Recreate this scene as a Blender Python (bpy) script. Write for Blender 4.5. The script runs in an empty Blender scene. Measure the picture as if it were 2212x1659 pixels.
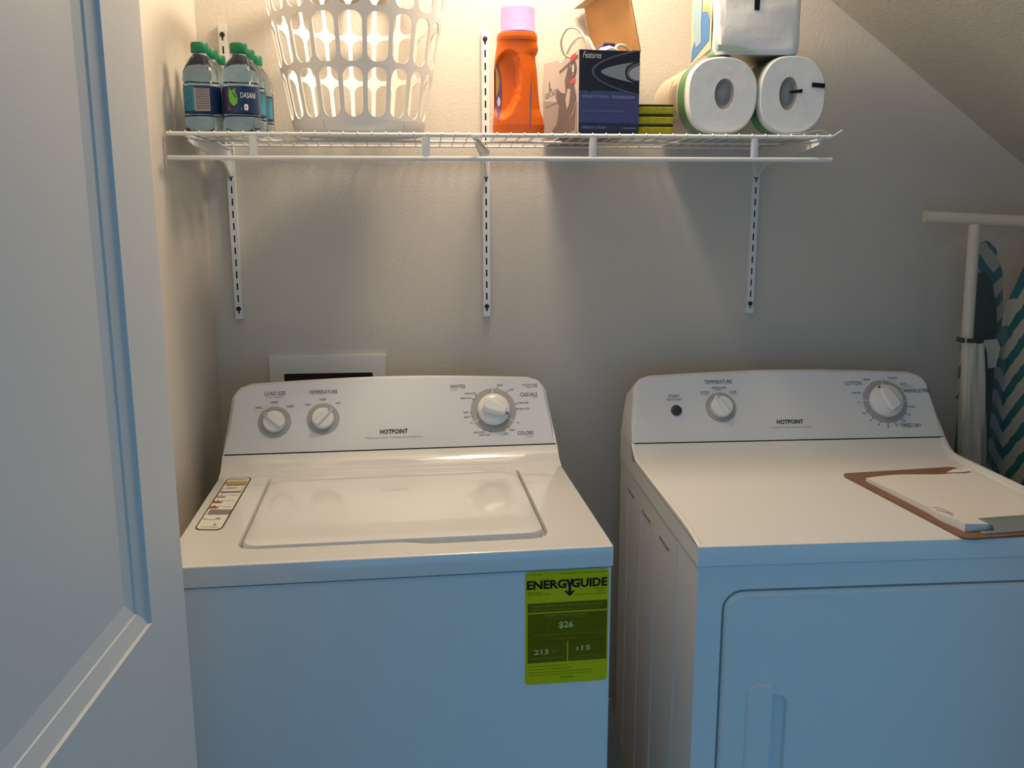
import bpy, bmesh, math, random
from mathutils import Vector, Matrix
from mathutils.geometry import tessellate_polygon
random.seed(4)
S = bpy.context.scene
COL = S.collection
PI = math.pi

# ---------------------------------------------------------------- camera
CAM = Vector((0.4063, -1.2902, 1.4333)); YAW = 0.09; PITCH = 0.1926; ROLL = -0.0017; FPX = 1937.2355
cd = bpy.data.cameras.new('camera'); cam = bpy.data.objects.new('camera', cd); COL.objects.link(cam)
cy_, sy_ = math.cos(YAW), math.sin(YAW); cp_, sp_ = math.cos(PITCH), math.sin(PITCH)
R0 = Vector((cy_, -sy_, 0)); F0 = Vector((sy_, cy_, 0)); Z0 = Vector((0, 0, 1))
FW = F0*cp_ - Z0*sp_; UP = F0*sp_ + Z0*cp_
RT = R0*math.cos(ROLL) + UP*math.sin(ROLL); UP2 = UP*math.cos(ROLL) - R0*math.sin(ROLL)
m = Matrix((RT, UP2, -FW)).transposed().to_4x4(); m.translation = CAM
cam.matrix_world = m
cd.sensor_width = 36; cd.lens = 36*FPX/2212; cd.clip_start = 0.02
S.camera = cam

# ---------------------------------------------------------------- world, lights, exposure
S.view_settings.view_transform = 'Standard'; S.view_settings.look = 'None'
S.view_settings.gamma = 1; S.view_settings.use_curve_mapping = False
S.view_settings.exposure = 0.0
W = bpy.data.worlds.new('world'); S.world = W; W.use_nodes = True
W.node_tree.nodes['Background'].inputs[0].default_value = (0.19, 0.59, 1.06, 1)
W.node_tree.nodes['Background'].inputs[1].default_value = 0.95
def light(name, kind, loc, energy, color, size=None, size_y=None, aim=None):
    d = bpy.data.lights.new(name, kind); o = bpy.data.objects.new(name, d); COL.objects.link(o)
    o.location = loc; d.energy = energy; d.color = color
    if kind == 'AREA':
        d.shape = 'RECTANGLE'; d.size = size; d.size_y = size_y
        o.rotation_euler = (Vector(aim)-Vector(loc)).to_track_quat('-Z', 'Y').to_euler()
    else: d.shadow_soft_size = size
    return o
light('closet_bulb', 'POINT', (0.585, 0.44, 2.20), 24.5, (1.0, 0.82, 0.61), 0.10)

# ---------------------------------------------------------------- materials
MATS = {}
def mat(name, col, rough=0.5, metal=0.0, bump=None, spec=0.5, trans=0.0, ior=1.45, alpha=1.0, coat=0.0, vary=None, stretch=None, emit=None, thin=None):
    if name in MATS: return MATS[name]
    m = bpy.data.materials.new(name); m.use_nodes = True; nt = m.node_tree; b = nt.nodes['Principled BSDF']
    b.inputs['Base Color'].default_value = (*col, 1); b.inputs['Roughness'].default_value = rough
    b.inputs['Metallic'].default_value = metal; b.inputs['Specular IOR Level'].default_value = spec
    b.inputs['Transmission Weight'].default_value = trans; b.inputs['IOR'].default_value = ior
    b.inputs['Alpha'].default_value = alpha; b.inputs['Coat Weight'].default_value = coat
    tc = nt.nodes.new('ShaderNodeTexCoord'); mp = nt.nodes.new('ShaderNodeMapping')
    nt.links.new(tc.outputs['Object'], mp.inputs[0])
    if stretch: mp.inputs['Scale'].default_value = stretch
    if bump:
        n = nt.nodes.new('ShaderNodeTexNoise'); n.inputs['Scale'].default_value = bump[0]; n.inputs['Detail'].default_value = 4
        nt.links.new(mp.outputs[0], n.inputs['Vector'])
        bp = nt.nodes.new('ShaderNodeBump'); bp.inputs['Strength'].default_value = bump[1]; bp.inputs['Distance'].default_value = bump[2]
        nt.links.new(n.outputs['Fac'], bp.inputs['Height']); nt.links.new(bp.outputs[0], b.inputs['Normal'])
    if vary:
        n2 = nt.nodes.new('ShaderNodeTexNoise'); n2.inputs['Scale'].default_value = vary[0]; n2.inputs['Detail'].default_value = 3
        nt.links.new(mp.outputs[0], n2.inputs['Vector'])
        r = nt.nodes.new('ShaderNodeValToRGB'); r.color_ramp.elements[0].position = 0.35; r.color_ramp.elements[1].position = 0.65
        r.color_ramp.elements[0].color = (*col, 1); r.color_ramp.elements[1].color = (*vary[1], 1)
        nt.links.new(n2.outputs['Fac'], r.inputs[0]); nt.links.new(r.outputs[0], b.inputs['Base Color'])
    MATS[name] = m; return m
wall_m = mat('painted_orange_peel_wall', (0.62, 0.57, 0.50), 0.75, bump=(170, 0.35, 0.0025), spec=0.25)
ceil_m = mat('painted_textured_soffit', (0.55, 0.52, 0.455), 0.85, bump=(150, 0.4, 0.0025), spec=0.2)
floor_m = mat('tan_vinyl_floor', (0.34, 0.27, 0.20), 0.6, vary=(8, (0.28, 0.22, 0.16)))
door_m = mat('white_door_paint', (0.62, 0.62, 0.61), 0.45, bump=(30, 0.12, 0.001), stretch=(1, 1, 14))
enamel = mat('white_enamel', (0.76, 0.75, 0.73), 0.30, spec=0.5)
enamel_top = mat('glossy_white_enamel', (0.75, 0.74, 0.72), 0.12, spec=0.6, coat=0.8)
enamel_side = mat('white_enamel_side', (0.70, 0.69, 0.66), 0.35)
console_m = mat('console_plastic', (0.72, 0.73, 0.75), 0.45)
ring_m = mat('dial_ring_grey', (0.40, 0.40, 0.385), 0.5)
knob_m = mat('knob_white_plastic', (0.80, 0.79, 0.77), 0.22)
ink = mat('dark_ink', (0.03, 0.03, 0.035), 0.6)
ink_grey = mat('grey_ink', (0.30, 0.29, 0.29), 0.6)
ink_red = mat('red_ink', (0.62, 0.13, 0.06), 0.6)
ink_pink = mat('pale_red_ink', (0.55, 0.33, 0.30), 0.6)
ink_white = mat('white_ink', (0.75, 0.75, 0.75), 0.6)
black_m = mat('black_plastic', (0.015, 0.014, 0.012), 0.6, spec=0.15)
dark_m = mat('seam_and_recess_shade', (0.012, 0.012, 0.012), 0.8)  # near-black for seams and for shade painted into recesses
wire_m = mat('white_coated_wire', (0.80, 0.80, 0.78), 0.35)
std_m = mat('white_coated_steel', (0.74, 0.74, 0.73), 0.4)
screw_m = mat('dark_screw', (0.03, 0.025, 0.02), 0.5, metal=0.4)
basket_m = mat('white_basket_plastic', (0.84, 0.80, 0.74), 0.4)
orange_m = mat('orange_bottle_plastic', (0.85, 0.15, 0.008), 0.32)
lav_m = mat('lavender_cap_plastic', (0.45, 0.36, 0.68), 0.45)
purple_m = mat('purple_label', (0.16, 0.07, 0.25), 0.4)
brownlabel = mat('yellow_brown_label', (0.50, 0.30, 0.08), 0.4)
slate_m = mat('slate_blue_stripe', (0.13, 0.14, 0.25), 0.4)
card_m = mat('brown_cardboard', (0.50, 0.27, 0.10), 0.85, vary=(12, (0.54, 0.30, 0.12)))
cardlight = mat('carton_edge', (0.62, 0.52, 0.36), 0.85)
navy_dark = mat('near_black_print', (0.018, 0.020, 0.032), 0.35)
navy = mat('blue_print', (0.055, 0.07, 0.20), 0.35)
navy_b = mat('bottom_navy_print', (0.022, 0.026, 0.065), 0.35)
print_grey = mat('silver_print', (0.24, 0.26, 0.30), 0.4)
print_grey2 = mat('pale_silver_print', (0.36, 0.38, 0.42), 0.4)
print_mid = mat('grey_print', (0.10, 0.11, 0.15), 0.4)
pinkcard = mat('pale_carton_print', (0.62, 0.53, 0.50), 0.45)
iron_dark = mat('iron_photo_print', (0.10, 0.07, 0.085), 0.4)
iron_mid = mat('iron_photo_grey_print', (0.30, 0.24, 0.24), 0.4)
red_m = mat('red_print', (0.65, 0.03, 0.05), 0.4)
cord_m = mat('white_cord', (0.78, 0.72, 0.62), 0.45)
bluegel = mat('dark_blue_plastic', (0.03, 0.03, 0.16), 0.2)
sponge_y = mat('yellow_sponge', (0.42, 0.36, 0.02), 0.95, bump=(300, 0.8, 0.002), vary=(90, (0.32, 0.29, 0.015)))
sponge_g = mat('dark_green_scourer', (0.02, 0.045, 0.012), 0.95, bump=(400, 0.8, 0.002))
towel_m = mat('paper_towel_in_wrap', (0.86, 0.86, 0.84), 0.22, bump=(30, 0.32, 0.005), spec=0.7)
core_m = mat('grey_cardboard_core', (0.22, 0.21, 0.20), 0.8)
green_m = mat('green_wrap_print', (0.04, 0.24, 0.05), 0.25, vary=(14, (0.10, 0.32, 0.12)))
teal_m = mat('teal_wrap_print', (0.03, 0.16, 0.17), 0.25)
cream_m = mat('cream_wrap_print', (0.66, 0.56, 0.42), 0.3)
blue_m = mat('bright_blue_print', (0.03, 0.20, 0.55), 0.3)
sky_m = mat('light_blue_print', (0.30, 0.48, 0.58), 0.3)
yellow_m = mat('yellow_print', (0.78, 0.50, 0.08), 0.3)
water_m = mat('water_filled_plastic', (0.70, 0.82, 0.92), 0.04, trans=1.0, ior=1.25, bump=(60, 0.3, 0.002))
cap_m = mat('green_cap', (0.0, 0.19, 0.075), 0.4)
blab = mat('bottle_navy_label', (0.010, 0.035, 0.11), 0.25)
blab_teal = mat('bottle_teal_label', (0.03, 0.24, 0.36), 0.3)
leaf_m = mat('leaf_green_print', (0.16, 0.50, 0.06), 0.3)
eg_y = mat('yellow_energy_label', (0.66, 0.56, 0.006), 0.55, spec=0.12)
eg_d = mat('dark_olive_print', (0.17, 0.135, 0.003), 0.6, spec=0.1)
eg_t = mat('olive_text_print', (0.40, 0.36, 0.04), 0.6, spec=0.1)
eg_t2 = mat('light_text_print', (0.72, 0.62, 0.22), 0.6, spec=0.1)
hard_m = mat('brown_hardboard', (0.20, 0.105, 0.055), 0.55, vary=(25, (0.24, 0.125, 0.065)))
paper_m = mat('white_paper', (0.72, 0.69, 0.66), 0.8, bump=(25, 0.2, 0.003))
metal_m = mat('shiny_metal', (0.55, 0.60, 0.60), 0.38, metal=0.8)
tube_m = mat('white_painted_tube', (0.66, 0.60, 0.49), 0.45)
film_m = mat('clear_plastic_film', (0.7, 0.72, 0.68), 0.25, alpha=0.07, bump=(20, 0.6, 0.01), spec=0.8)
film2_m = mat('wrinkled_clear_film', (0.85, 0.87, 0.85), 0.18, alpha=0.30, bump=(22, 0.8, 0.01), spec=0.8, stretch=(1, 1, 0.25))
plate_m = mat('dark_green_plate', (0.02, 0.035, 0.03), 0.7)
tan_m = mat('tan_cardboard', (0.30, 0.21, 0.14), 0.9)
stripe_y = mat('orange_strip_print', (0.50, 0.30, 0.05), 0.5)
grey_strip = mat('grey_strip_print', (0.20, 0.19, 0.18), 0.5)
darkbrown = mat('dark_brown_outline', (0.05, 0.03, 0.02), 0.5)
# teal chevron cover
def cover_material():
    m = bpy.data.materials.new('teal_chevron_fabric'); m.use_nodes = True; nt = m.node_tree; b = nt.nodes['Principled BSDF']
    tc = nt.nodes.new('ShaderNodeTexCoord'); sx = nt.nodes.new('ShaderNodeSeparateXYZ'); nt.links.new(tc.outputs['Object'], sx.inputs[0])
    def mth(op, a, b_=None):
        n = nt.nodes.new('ShaderNodeMath'); n.operation = op
        for i, v in enumerate((a, b_)):
            if v is None: continue
            if isinstance(v, (int, float)): n.inputs[i].default_value = v
            else: nt.links.new(v, n.inputs[i])
        return n.outputs[0]
    w = mth('PINGPONG', mth('ADD', sx.outputs['Y'], sx.outputs['X']), 0.09)
    s = mth('ADD', mth('MULTIPLY', sx.outputs['Z'], 1.0), mth('MULTIPLY', w, 1.1))
    n = nt.nodes.new('ShaderNodeTexNoise'); n.inputs['Scale'].default_value = 30; nt.links.new(tc.outputs['Object'], n.inputs['Vector'])
    s = mth('ADD', s, mth('MULTIPLY', n.outputs['Fac'], 0.02))
    f = mth('FRACT', mth('MULTIPLY', s, 15.0)); g = mth('GREATER_THAN', f, 0.55)
    mx = nt.nodes.new('ShaderNodeMix'); mx.data_type = 'RGBA'; nt.links.new(g, mx.inputs[0])
    mx.inputs[6].default_value = (0.38, 0.37, 0.32, 1); mx.inputs[7].default_value = (0.02, 0.13, 0.14, 1)
    nt.links.new(mx.outputs[2], b.inputs['Base Color']); b.inputs['Roughness'].default_value = 0.8
    return m
cover_m = cover_material()

# ---------------------------------------------------------------- helpers
def link(name, me, m, parent=None, smooth=False):
    o = bpy.data.objects.new(name, me); COL.objects.link(o)
    if m is not None and not me.materials: me.materials.append(m)
    if smooth:
        for p in me.polygons: p.use_smooth = True
    if parent is not None: o.parent = parent
    return o
def obj(name, bm, m, parent=None, smooth=False, label=None):
    bmesh.ops.recalc_face_normals(bm, faces=bm.faces)
    me = bpy.data.meshes.new(name); bm.to_mesh(me); bm.free()
    if smooth:
        ang = math.radians(38)
        for p in me.polygons: p.use_smooth = True
        try: me.set_sharp_from_angle(angle=ang)
        except Exception: pass
    o = link(name, me, m, parent)
    if label: o['label'] = label
    return o
def tag(o, label, cat, group=None):
    o['label'] = label; o['category'] = cat
    if group: o['group'] = group
    return o
def thing(name, label, cat, loc=(0, 0, 0), rotz=0, group=None):
    o = bpy.data.objects.new(name, None); COL.objects.link(o); o.empty_display_size = 0.05
    o.location = loc; o.rotation_euler = (0, 0, rotz)
    return tag(o, label, cat, group)
def struct(o): o['kind'] = 'structure'; return o
def dup(o, parent=None, loc=None):
    c = o.copy(); COL.objects.link(c); c.parent = parent
    if loc is not None: c.location = loc
    for ch in list(o.children): dup(ch, c)
    return c
def B(): return bmesh.new()
def box(bm, a, b, bev=0.0, seg=2):
    x0, y0, z0 = a; x1, y1, z1 = b
    vs = [bm.verts.new(p) for p in ((x0,y0,z0),(x1,y0,z0),(x1,y1,z0),(x0,y1,z0),(x0,y0,z1),(x1,y0,z1),(x1,y1,z1),(x0,y1,z1))]
    fs = [bm.faces.new([vs[i] for i in f]) for f in ((0,3,2,1),(4,5,6,7),(0,1,5,4),(1,2,6,5),(2,3,7,6),(3,0,4,7))]
    if bev:
        es = list({e for f in fs for e in f.edges})
        bmesh.ops.bevel(bm, geom=es, offset=bev, segments=seg, profile=0.5, affect='EDGES')
    return bm
def loft(bm, loops, cap0=True, cap1=True, closed=True):
    rings = [[bm.verts.new(p) for p in lp] for lp in loops]
    n = len(rings[0])
    for a, b in zip(rings, rings[1:]):
        for i in range(n if closed else n-1):
            j = (i+1) % n
            bm.faces.new((a[i], a[j], b[j], b[i]))
    if cap0: bm.faces.new(rings[0][::-1])
    if cap1: bm.faces.new(rings[-1])
    return rings
def lathe(bm, prof, c=(0,0,0), n=32, cap0=True, cap1=True, sx=1, sy=1, axis='Z'):
    loops = []
    for r, z in prof:
        lp = []
        for i in range(n):
            a = 2*PI*i/n; x, y = r*math.cos(a)*sx, r*math.sin(a)*sy
            p = (x, y, z) if axis == 'Z' else ((x, z, y) if axis == 'Y' else (z, x, y))
            lp.append((p[0]+c[0], p[1]+c[1], p[2]+c[2]))
        loops.append(lp)
    return loft(bm, loops, cap0, cap1)
def tube(bm, pts, r, n=8, flat=1.0):
    pts = [Vector(p) for p in pts]; loops = []; prev = None
    for i, p in enumerate(pts):
        t = (pts[min(i+1, len(pts)-1)]-pts[max(i-1, 0)]).normalized()
        if prev is None:
            u = t.orthogonal().normalized()
        else:
            u = (prev - t*prev.dot(t)).normalized()
        prev = u; v = t.cross(u)
        loops.append([p+u*(r*math.cos(2*PI*k/n))+v*(r*flat*math.sin(2*PI*k/n)) for k in range(n)])
    loft(bm, loops)
def cat(pts, sub=6):
    P = [Vector(p) for p in pts]; out = []
    for i in range(len(P)-1):
        p0, p1, p2, p3 = P[max(i-1,0)], P[i], P[i+1], P[min(i+2,len(P)-1)]
        for k in range(sub):
            t = k/sub
            out.append(0.5*((2*p1)+(-p0+p2)*t+(2*p0-5*p1+4*p2-p3)*t*t+(-p0+3*p1-3*p2+p3)*t**3))
    out.append(P[-1]); return out
def rrect(x0, y0, x1, y1, r, n=6):
    if not isinstance(r, (list, tuple)): r = (r, r, r, r)   # bl, br, tr, tl
    out = []
    for (cx, cy, a0), rr in zip(((x0, y0, PI), (x1, y0, 1.5*PI), (x1, y1, 0), (x0, y1, 0.5*PI)), r):
        ox = cx + (rr if cx == x0 else -rr); oy = cy + (rr if cy == y0 else -rr)
        if rr == 0: out.append((cx, cy)); continue
        for k in range(n+1):
            a = a0 + 0.5*PI*k/n; out.append((ox+rr*math.cos(a), oy+rr*math.sin(a)))
    return out
def holed(bm, outer, holes, fn):
    polys = [[Vector((p[0], p[1], 0)) for p in outer]] + [[Vector((p[0], p[1], 0)) for p in h] for h in holes]
    flat = [p for q in polys for p in q]
    vs = [bm.verts.new(fn(p.x, p.y)) for p in flat]
    for t in tessellate_polygon(polys):
        try: bm.faces.new([vs[i] for i in t])
        except ValueError: pass
    out = []; k = 0
    for q in polys: out.append(vs[k:k+len(q)]); k += len(q)
    return out
def bridge(bm, a, b):
    n = len(a)
    for i in range(n):
        j = (i+1) % n
        try: bm.faces.new((a[i], a[j], b[j], b[i]))
        except ValueError: pass
def prism(bm, pts, fa, fb):
    """polygon pts extruded between mappings fa, fb"""
    a = [bm.verts.new(fa(*p)) for p in pts]; b = [bm.verts.new(fb(*p)) for p in pts]
    bm.faces.new(a[::-1]); bm.faces.new(b); bridge(bm, a, b)
def flatpoly(bm, pts, fn):
    bm.faces.new([bm.verts.new(fn(*p)) for p in pts])
_tc = {}
def text(bm, body, cx, cy, w, h, fn, bold=0.0, shear=0.0):
    key = (body, bold, shear)
    if key not in _tc:
        c = bpy.data.curves.new('lettering', 'FONT'); c.body = body; c.size = 1; c.resolution_u = 2; c.offset = 0 if 'M' in body or 'W' in body else bold; c.shear = shear
        o = bpy.data.objects.new('lettering', c); me = bpy.data.meshes.new_from_object(o)
        _tc[key] = ([v.co.copy() for v in me.vertices], [tuple(p.vertices) for p in me.polygons])
        bpy.data.objects.remove(o); bpy.data.curves.remove(c); bpy.data.meshes.remove(me)
    vs, fs = _tc[key]
    x0 = min(v.x for v in vs); x1 = max(v.x for v in vs); y0 = min(v.y for v in vs); y1 = max(v.y for v in vs)
    nv = [bm.verts.new(fn(cx+(v.x-(x0+x1)/2)*w/(x1-x0), cy+(v.y-(y0+y1)/2)*h/(y1-y0))) for v in vs]
    for f in fs:
        try: bm.faces.new([nv[i] for i in f])
        except ValueError: pass
def circ(cx, cy, r, n=24, ry=None): return [(cx+r*math.cos(2*PI*i/n), cy+(ry or r)*math.sin(2*PI*i/n)) for i in range(n)]

# ================================================================ SETTING
YB = 0.742; XL = -0.072; XR = 2.0; ZC = 2.46
def slope_z(x): return 1.885 - 0.717*(x-1.2967)
XS = 1.2967 + (1.885-ZC)/0.717
bm = B(); box(bm, (-2.2, -3.6, -0.05), (3.2, YB+0.12, 0)); struct(obj('floor', bm, floor_m))
bm = B(); box(bm, (XL-0.12, YB, 0), (XR+0.12, YB+0.12, ZC)); wb = struct(obj('wall_back', bm, wall_m))
bm = B(); box(bm, (XL-0.12, -0.23, 0), (XL, YB, ZC)); struct(obj('wall_left', bm, wall_m))
bm = B(); box(bm, (XR, -0.34, 0), (XR+0.12, YB, slope_z(XR)+0.05)); struct(obj('wall_right', bm, wall_m))
bm = B(); box(bm, (-2.2, -0.34, 0), (0.02, -0.231, ZC)); struct(obj('wall_front_unseen', bm, wall_m))
bm = B(); box(bm, (0.02, -0.34, 2.08), (XS+0.3, -0.231, ZC)); struct(obj('wall_front_unseen', bm, wall_m))  # unseen header, added to bounce bulb light onto the shelf items
bm = B(); box(bm, (1.47, -0.34, 0), (3.2, -0.231, slope_z(1.47)+0.05)); struct(obj('wall_front_unseen', bm, wall_m))  # unseen wall, added to shade the right side of the dryer
bm = B(); box(bm, (-2.2, -3.6, ZC), (XS, YB, ZC+0.08)); struct(obj('ceiling', bm, mat('white_ceiling_paint', (0.78, 0.76, 0.70), 0.8)))
bm = B()
prism(bm, [(XS, ZC), (XR+0.1, slope_z(XR+0.1)), (XR+0.1, slope_z(XR+0.1)+0.1), (XS, ZC+0.1)], lambda x, z: (x, -3.6, z), lambda x, z: (x, YB, z))
struct(obj('ceiling', bm, ceil_m))
# faint pencil scribble on the back wall by the right bracket
bm = B()
for pts in ([(1.1515,1.574),(1.1545,1.561),(1.1510,1.556)], [(1.167,1.568),(1.165,1.556),(1.171,1.566),(1.172,1.556)], [(1.179,1.559),(1.184,1.556)], [(1.191,1.577),(1.192,1.563),(1.187,1.557),(1.195,1.557)]):
    tube(bm, [(x, YB-0.0004, z) for x, z in pts], 0.0009, 5, 0.4)
obj('pencil_mark', bm, mat('pencil_graphite', (0.13, 0.12, 0.11), 0.8), wb)

# door: open 90 degrees towards the camera, hinged at the left jamb
dd = Vector((-0.03, -1, 0)).normalized(); dn = Vector((1, -0.03, 0)).normalized(); do = Vector((0.0986, -0.229, 0))
DWID, DH, DT_ = 0.76, 2.03, 0.035
def dpt(p, z, depth=0.0): return do + dd*p + Z0*z - dn*depth
bm = B()
hs = [rrect(0.115, 0.989, DWID-0.115, DH-0.115, 0), rrect(0.115, 0.24, DWID-0.115, 0.79, 0)]
loops = holed(bm, rrect(0, 0.01, DWID, DH, 0), hs, lambda p, z: dpt(p, z))
def inset(h, d): 
    xs = [p[0] for p in h]; zs = [p[1] for p in h]
    return rrect(min(xs)+d, min(zs)+d, max(xs)-d, max(zs)-d, 0)
for h, lp in zip(hs, loops[1:]):
    prev = lp
    for d, dep in ((0.0015, 0.003), (0.0195, 0.008), (0.0205, 0.0095), (0.038, 0.013)):
        nx = [bm.verts.new(dpt(*p, dep)) for p in inset(h, d)]
        bridge(bm, prev, nx); prev = nx
    bm.faces.new(prev)
back = [bm.verts.new(dpt(*p, DT_)) for p in rrect(0, 0.01, DWID, DH, 0)]
bridge(bm, loops[0], back); bm.faces.new(back)
struct(obj('door_1', bm, door_m))

# ================================================================ WASHER / DRYER
WID = 0.686; HT = 0.914; HS = 0.8808
V0, H0, V1, H1 = 0.505, 0.947, 0.585, 1.087
SL = math.hypot(V1-V0, H1-H0); TV, TH = (V1-V0)/SL, (H1-H0)/SL
def con(u, t, lift=0.0):      # console face: u across, t up the slanted face, lift off it
    return Vector((u, V0+TV*t-TH*lift, H0+TH*t+TV*lift))
def outline(ins=0.0):
    k = ins
    pts = [(0.001+k, 0.0), (WID-0.001-k, 0.0), (WID-0.005-k, 0.045), (WID-0.0125-k, 0.100), (WID-0.014-k, 0.120)]
    c = [(WID-0.020-k, 0.133), (WID-0.030-k, 0.1445-k*0.6), (WID-0.052, 0.1525-k)]
    arch = [(WID-0.052-(WID-0.104)*i/14, 0.1525+0.0095*math.sin(PI*i/14)-k) for i in range(1, 14)]
    full = pts + c + arch
    left = [(WID-x, t) for x, t in reversed(pts[2:]+c)]
    return full + left
def cabinet_common(T):
    bm = B(); box(bm, (0.002, 0.0, 0.02), (WID-0.002, 0.622, HS-0.002), 0.006)
    return obj('cabinet', bm, enamel_side if False else enamel, T)
def console(T):
    bm = B()
    outer = outline(0); inner = outline(0.007)
    lo = [con(u, t, -0.007 if t > 0 else 0.0) for u, t in outer]
    li = [con(u, t, 0) for u, t in inner]
    lm = [Vector((u, con(u, t).y+0.012, con(u, t).z-(0.004 if t > 0.1 else 0))) for u, t in outer]
    lb = [Vector((u, 0.622, min(con(u, t).z, con(u, t).z-(0.022 if t > 0.1 else 0)))) for u, t in outer]
    loft(bm, [li, lo, lm, lb])
    return obj('console', bm, console_m, T, smooth=False)
def cove_profile():
    pr = [(0.448, HT)]
    for i in range(1, 9):
        a = i/8; v = 0.448+0.057*a
        z = HT + (H0-0.0015-HT)*(a**2.2)
        pr.append((v, z))
    return pr
def knob(T, u, t, ring, r, h, ang, big=False, ticks=()):
    """dial ring on the console with a dome knob; ang = pointer direction"""
    rg = B(); prism(rg, circ(u, t, ring, 40), lambda a, b: con(a, b, 0.0), lambda a, b: con(a, b, 0.0008)); rg = obj('dial_ring', rg, ring_m, T)
    for a in ticks:
        b_ = B(); ca, sa = math.cos(a), math.sin(a)
        q = [(u+ca*(r*0.9)-sa*0.0011, t+sa*(r*0.9)+ca*0.0011), (u+ca*(ring+0.001)-sa*0.0011, t+sa*(ring+0.001)+ca*0.0011),
             (u+ca*(ring+0.001)+sa*0.0011, t+sa*(ring+0.001)-ca*0.0011), (u+ca*(r*0.9)+sa*0.0011, t+sa*(r*0.9)-ca*0.0011)]
        flatpoly(b_, q, lambda a1, b1: con(a1, b1, 0.0011)); obj('dial_tick', b_, console_m, rg)
    k = B(); n = 40
    prof = [(r*1.0, 0.0009), (r*1.02, h*0.30), (r*0.97, h*0.42), (r*0.80, h*0.52), (r*0.55, h*0.57)] if big else [(r*1.0, 0.0009), (r*0.99, h*0.5), (r*0.93, h*0.62), (r*0.6, h*0.68)]
    loft(k, [[con(u+rr*math.cos(2*PI*i/n), t+rr*math.sin(2*PI*i/n), z) for i in range(n)] for rr, z in prof])
    kn = obj('knob', k, knob_m, T, smooth=True)
    g = B(); ca, sa = math.cos(ang), math.sin(ang)
    def loc(a, b, z): return con(u+ca*a-sa*b, t+sa*a+ca*b, z)
    gl = r*1.0 if not big else r*0.74; gw = r*0.30 if not big else r*0.50
    tip = r*1.12 if not big else r*0.74
    pts = [(-gl*0.93, -gw*0.7), (-gl*0.6, -gw), (gl*0.45, -gw*0.8), (tip, -gw*0.45), (tip*1.03, 0), (tip, gw*0.45), (gl*0.45, gw*0.8), (-gl*0.6, gw), (-gl*0.93, gw*0.7)]
    loft(g, [[loc(a, b, 0.002) for a, b in pts], [loc(a*0.99, b*0.95, h*0.85) for a, b in pts], [loc(a*0.93, b*0.6, h) for a, b in pts]])
    obj('grip', g, knob_m, kn, smooth=True)
    p = B()
    if big:
        q = [(r*0.98, 0), (r*0.76, -r*0.17), (r*0.76, r*0.17)]
        flatpoly(p, q, lambda a, b: loc(a, b, h*0.50))
    else:
        q = [(tip*0.60, -0.0007), (tip*0.95, -0.0007), (tip*0.95, 0.0007), (tip*0.60, 0.0007)]
        flatpoly(p, q, lambda a, b: loc(a, b, h+0.0004))
    obj('pointer', p, ink, kn)
def dots(T, pts, r, m, name):
    b = B()
    for (u, t) in pts: flatpoly(b, circ(u, t, r, 10), lambda a, c: con(a, c, 0.0011))
    o = obj(name, b, m, T); o['kind'] = 'stuff'
def letter_rows(parent, rows, m, fn, bold, big):
    small = []
    for row in rows:
        if row[4] >= big:
            b = B(); text(b, *row, fn, bold=bold); o = obj('lettering', b, m, parent)
            if len(row[0].replace(' ', '')) > 1: o['kind'] = 'stuff'
        else: small.append(row)
    if small:
        b = B()
        for row in small: text(b, *row, fn, bold=min(bold, 0.01))
        o = obj('small_print', b, m, parent); o['kind'] = 'stuff'
def texts(T, rows):
    mm = {0: ink, 1: ink_grey, 2: ink_pink, 3: ink}
    for c in mm:
        L = [r_[:5] for r_ in rows if r_[5] == c]
        if L: letter_rows(T, L, mm[c], lambda a, d: con(a, d, 0.0006), 0.03 if c == 3 else 0.0, 0.006)

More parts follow.
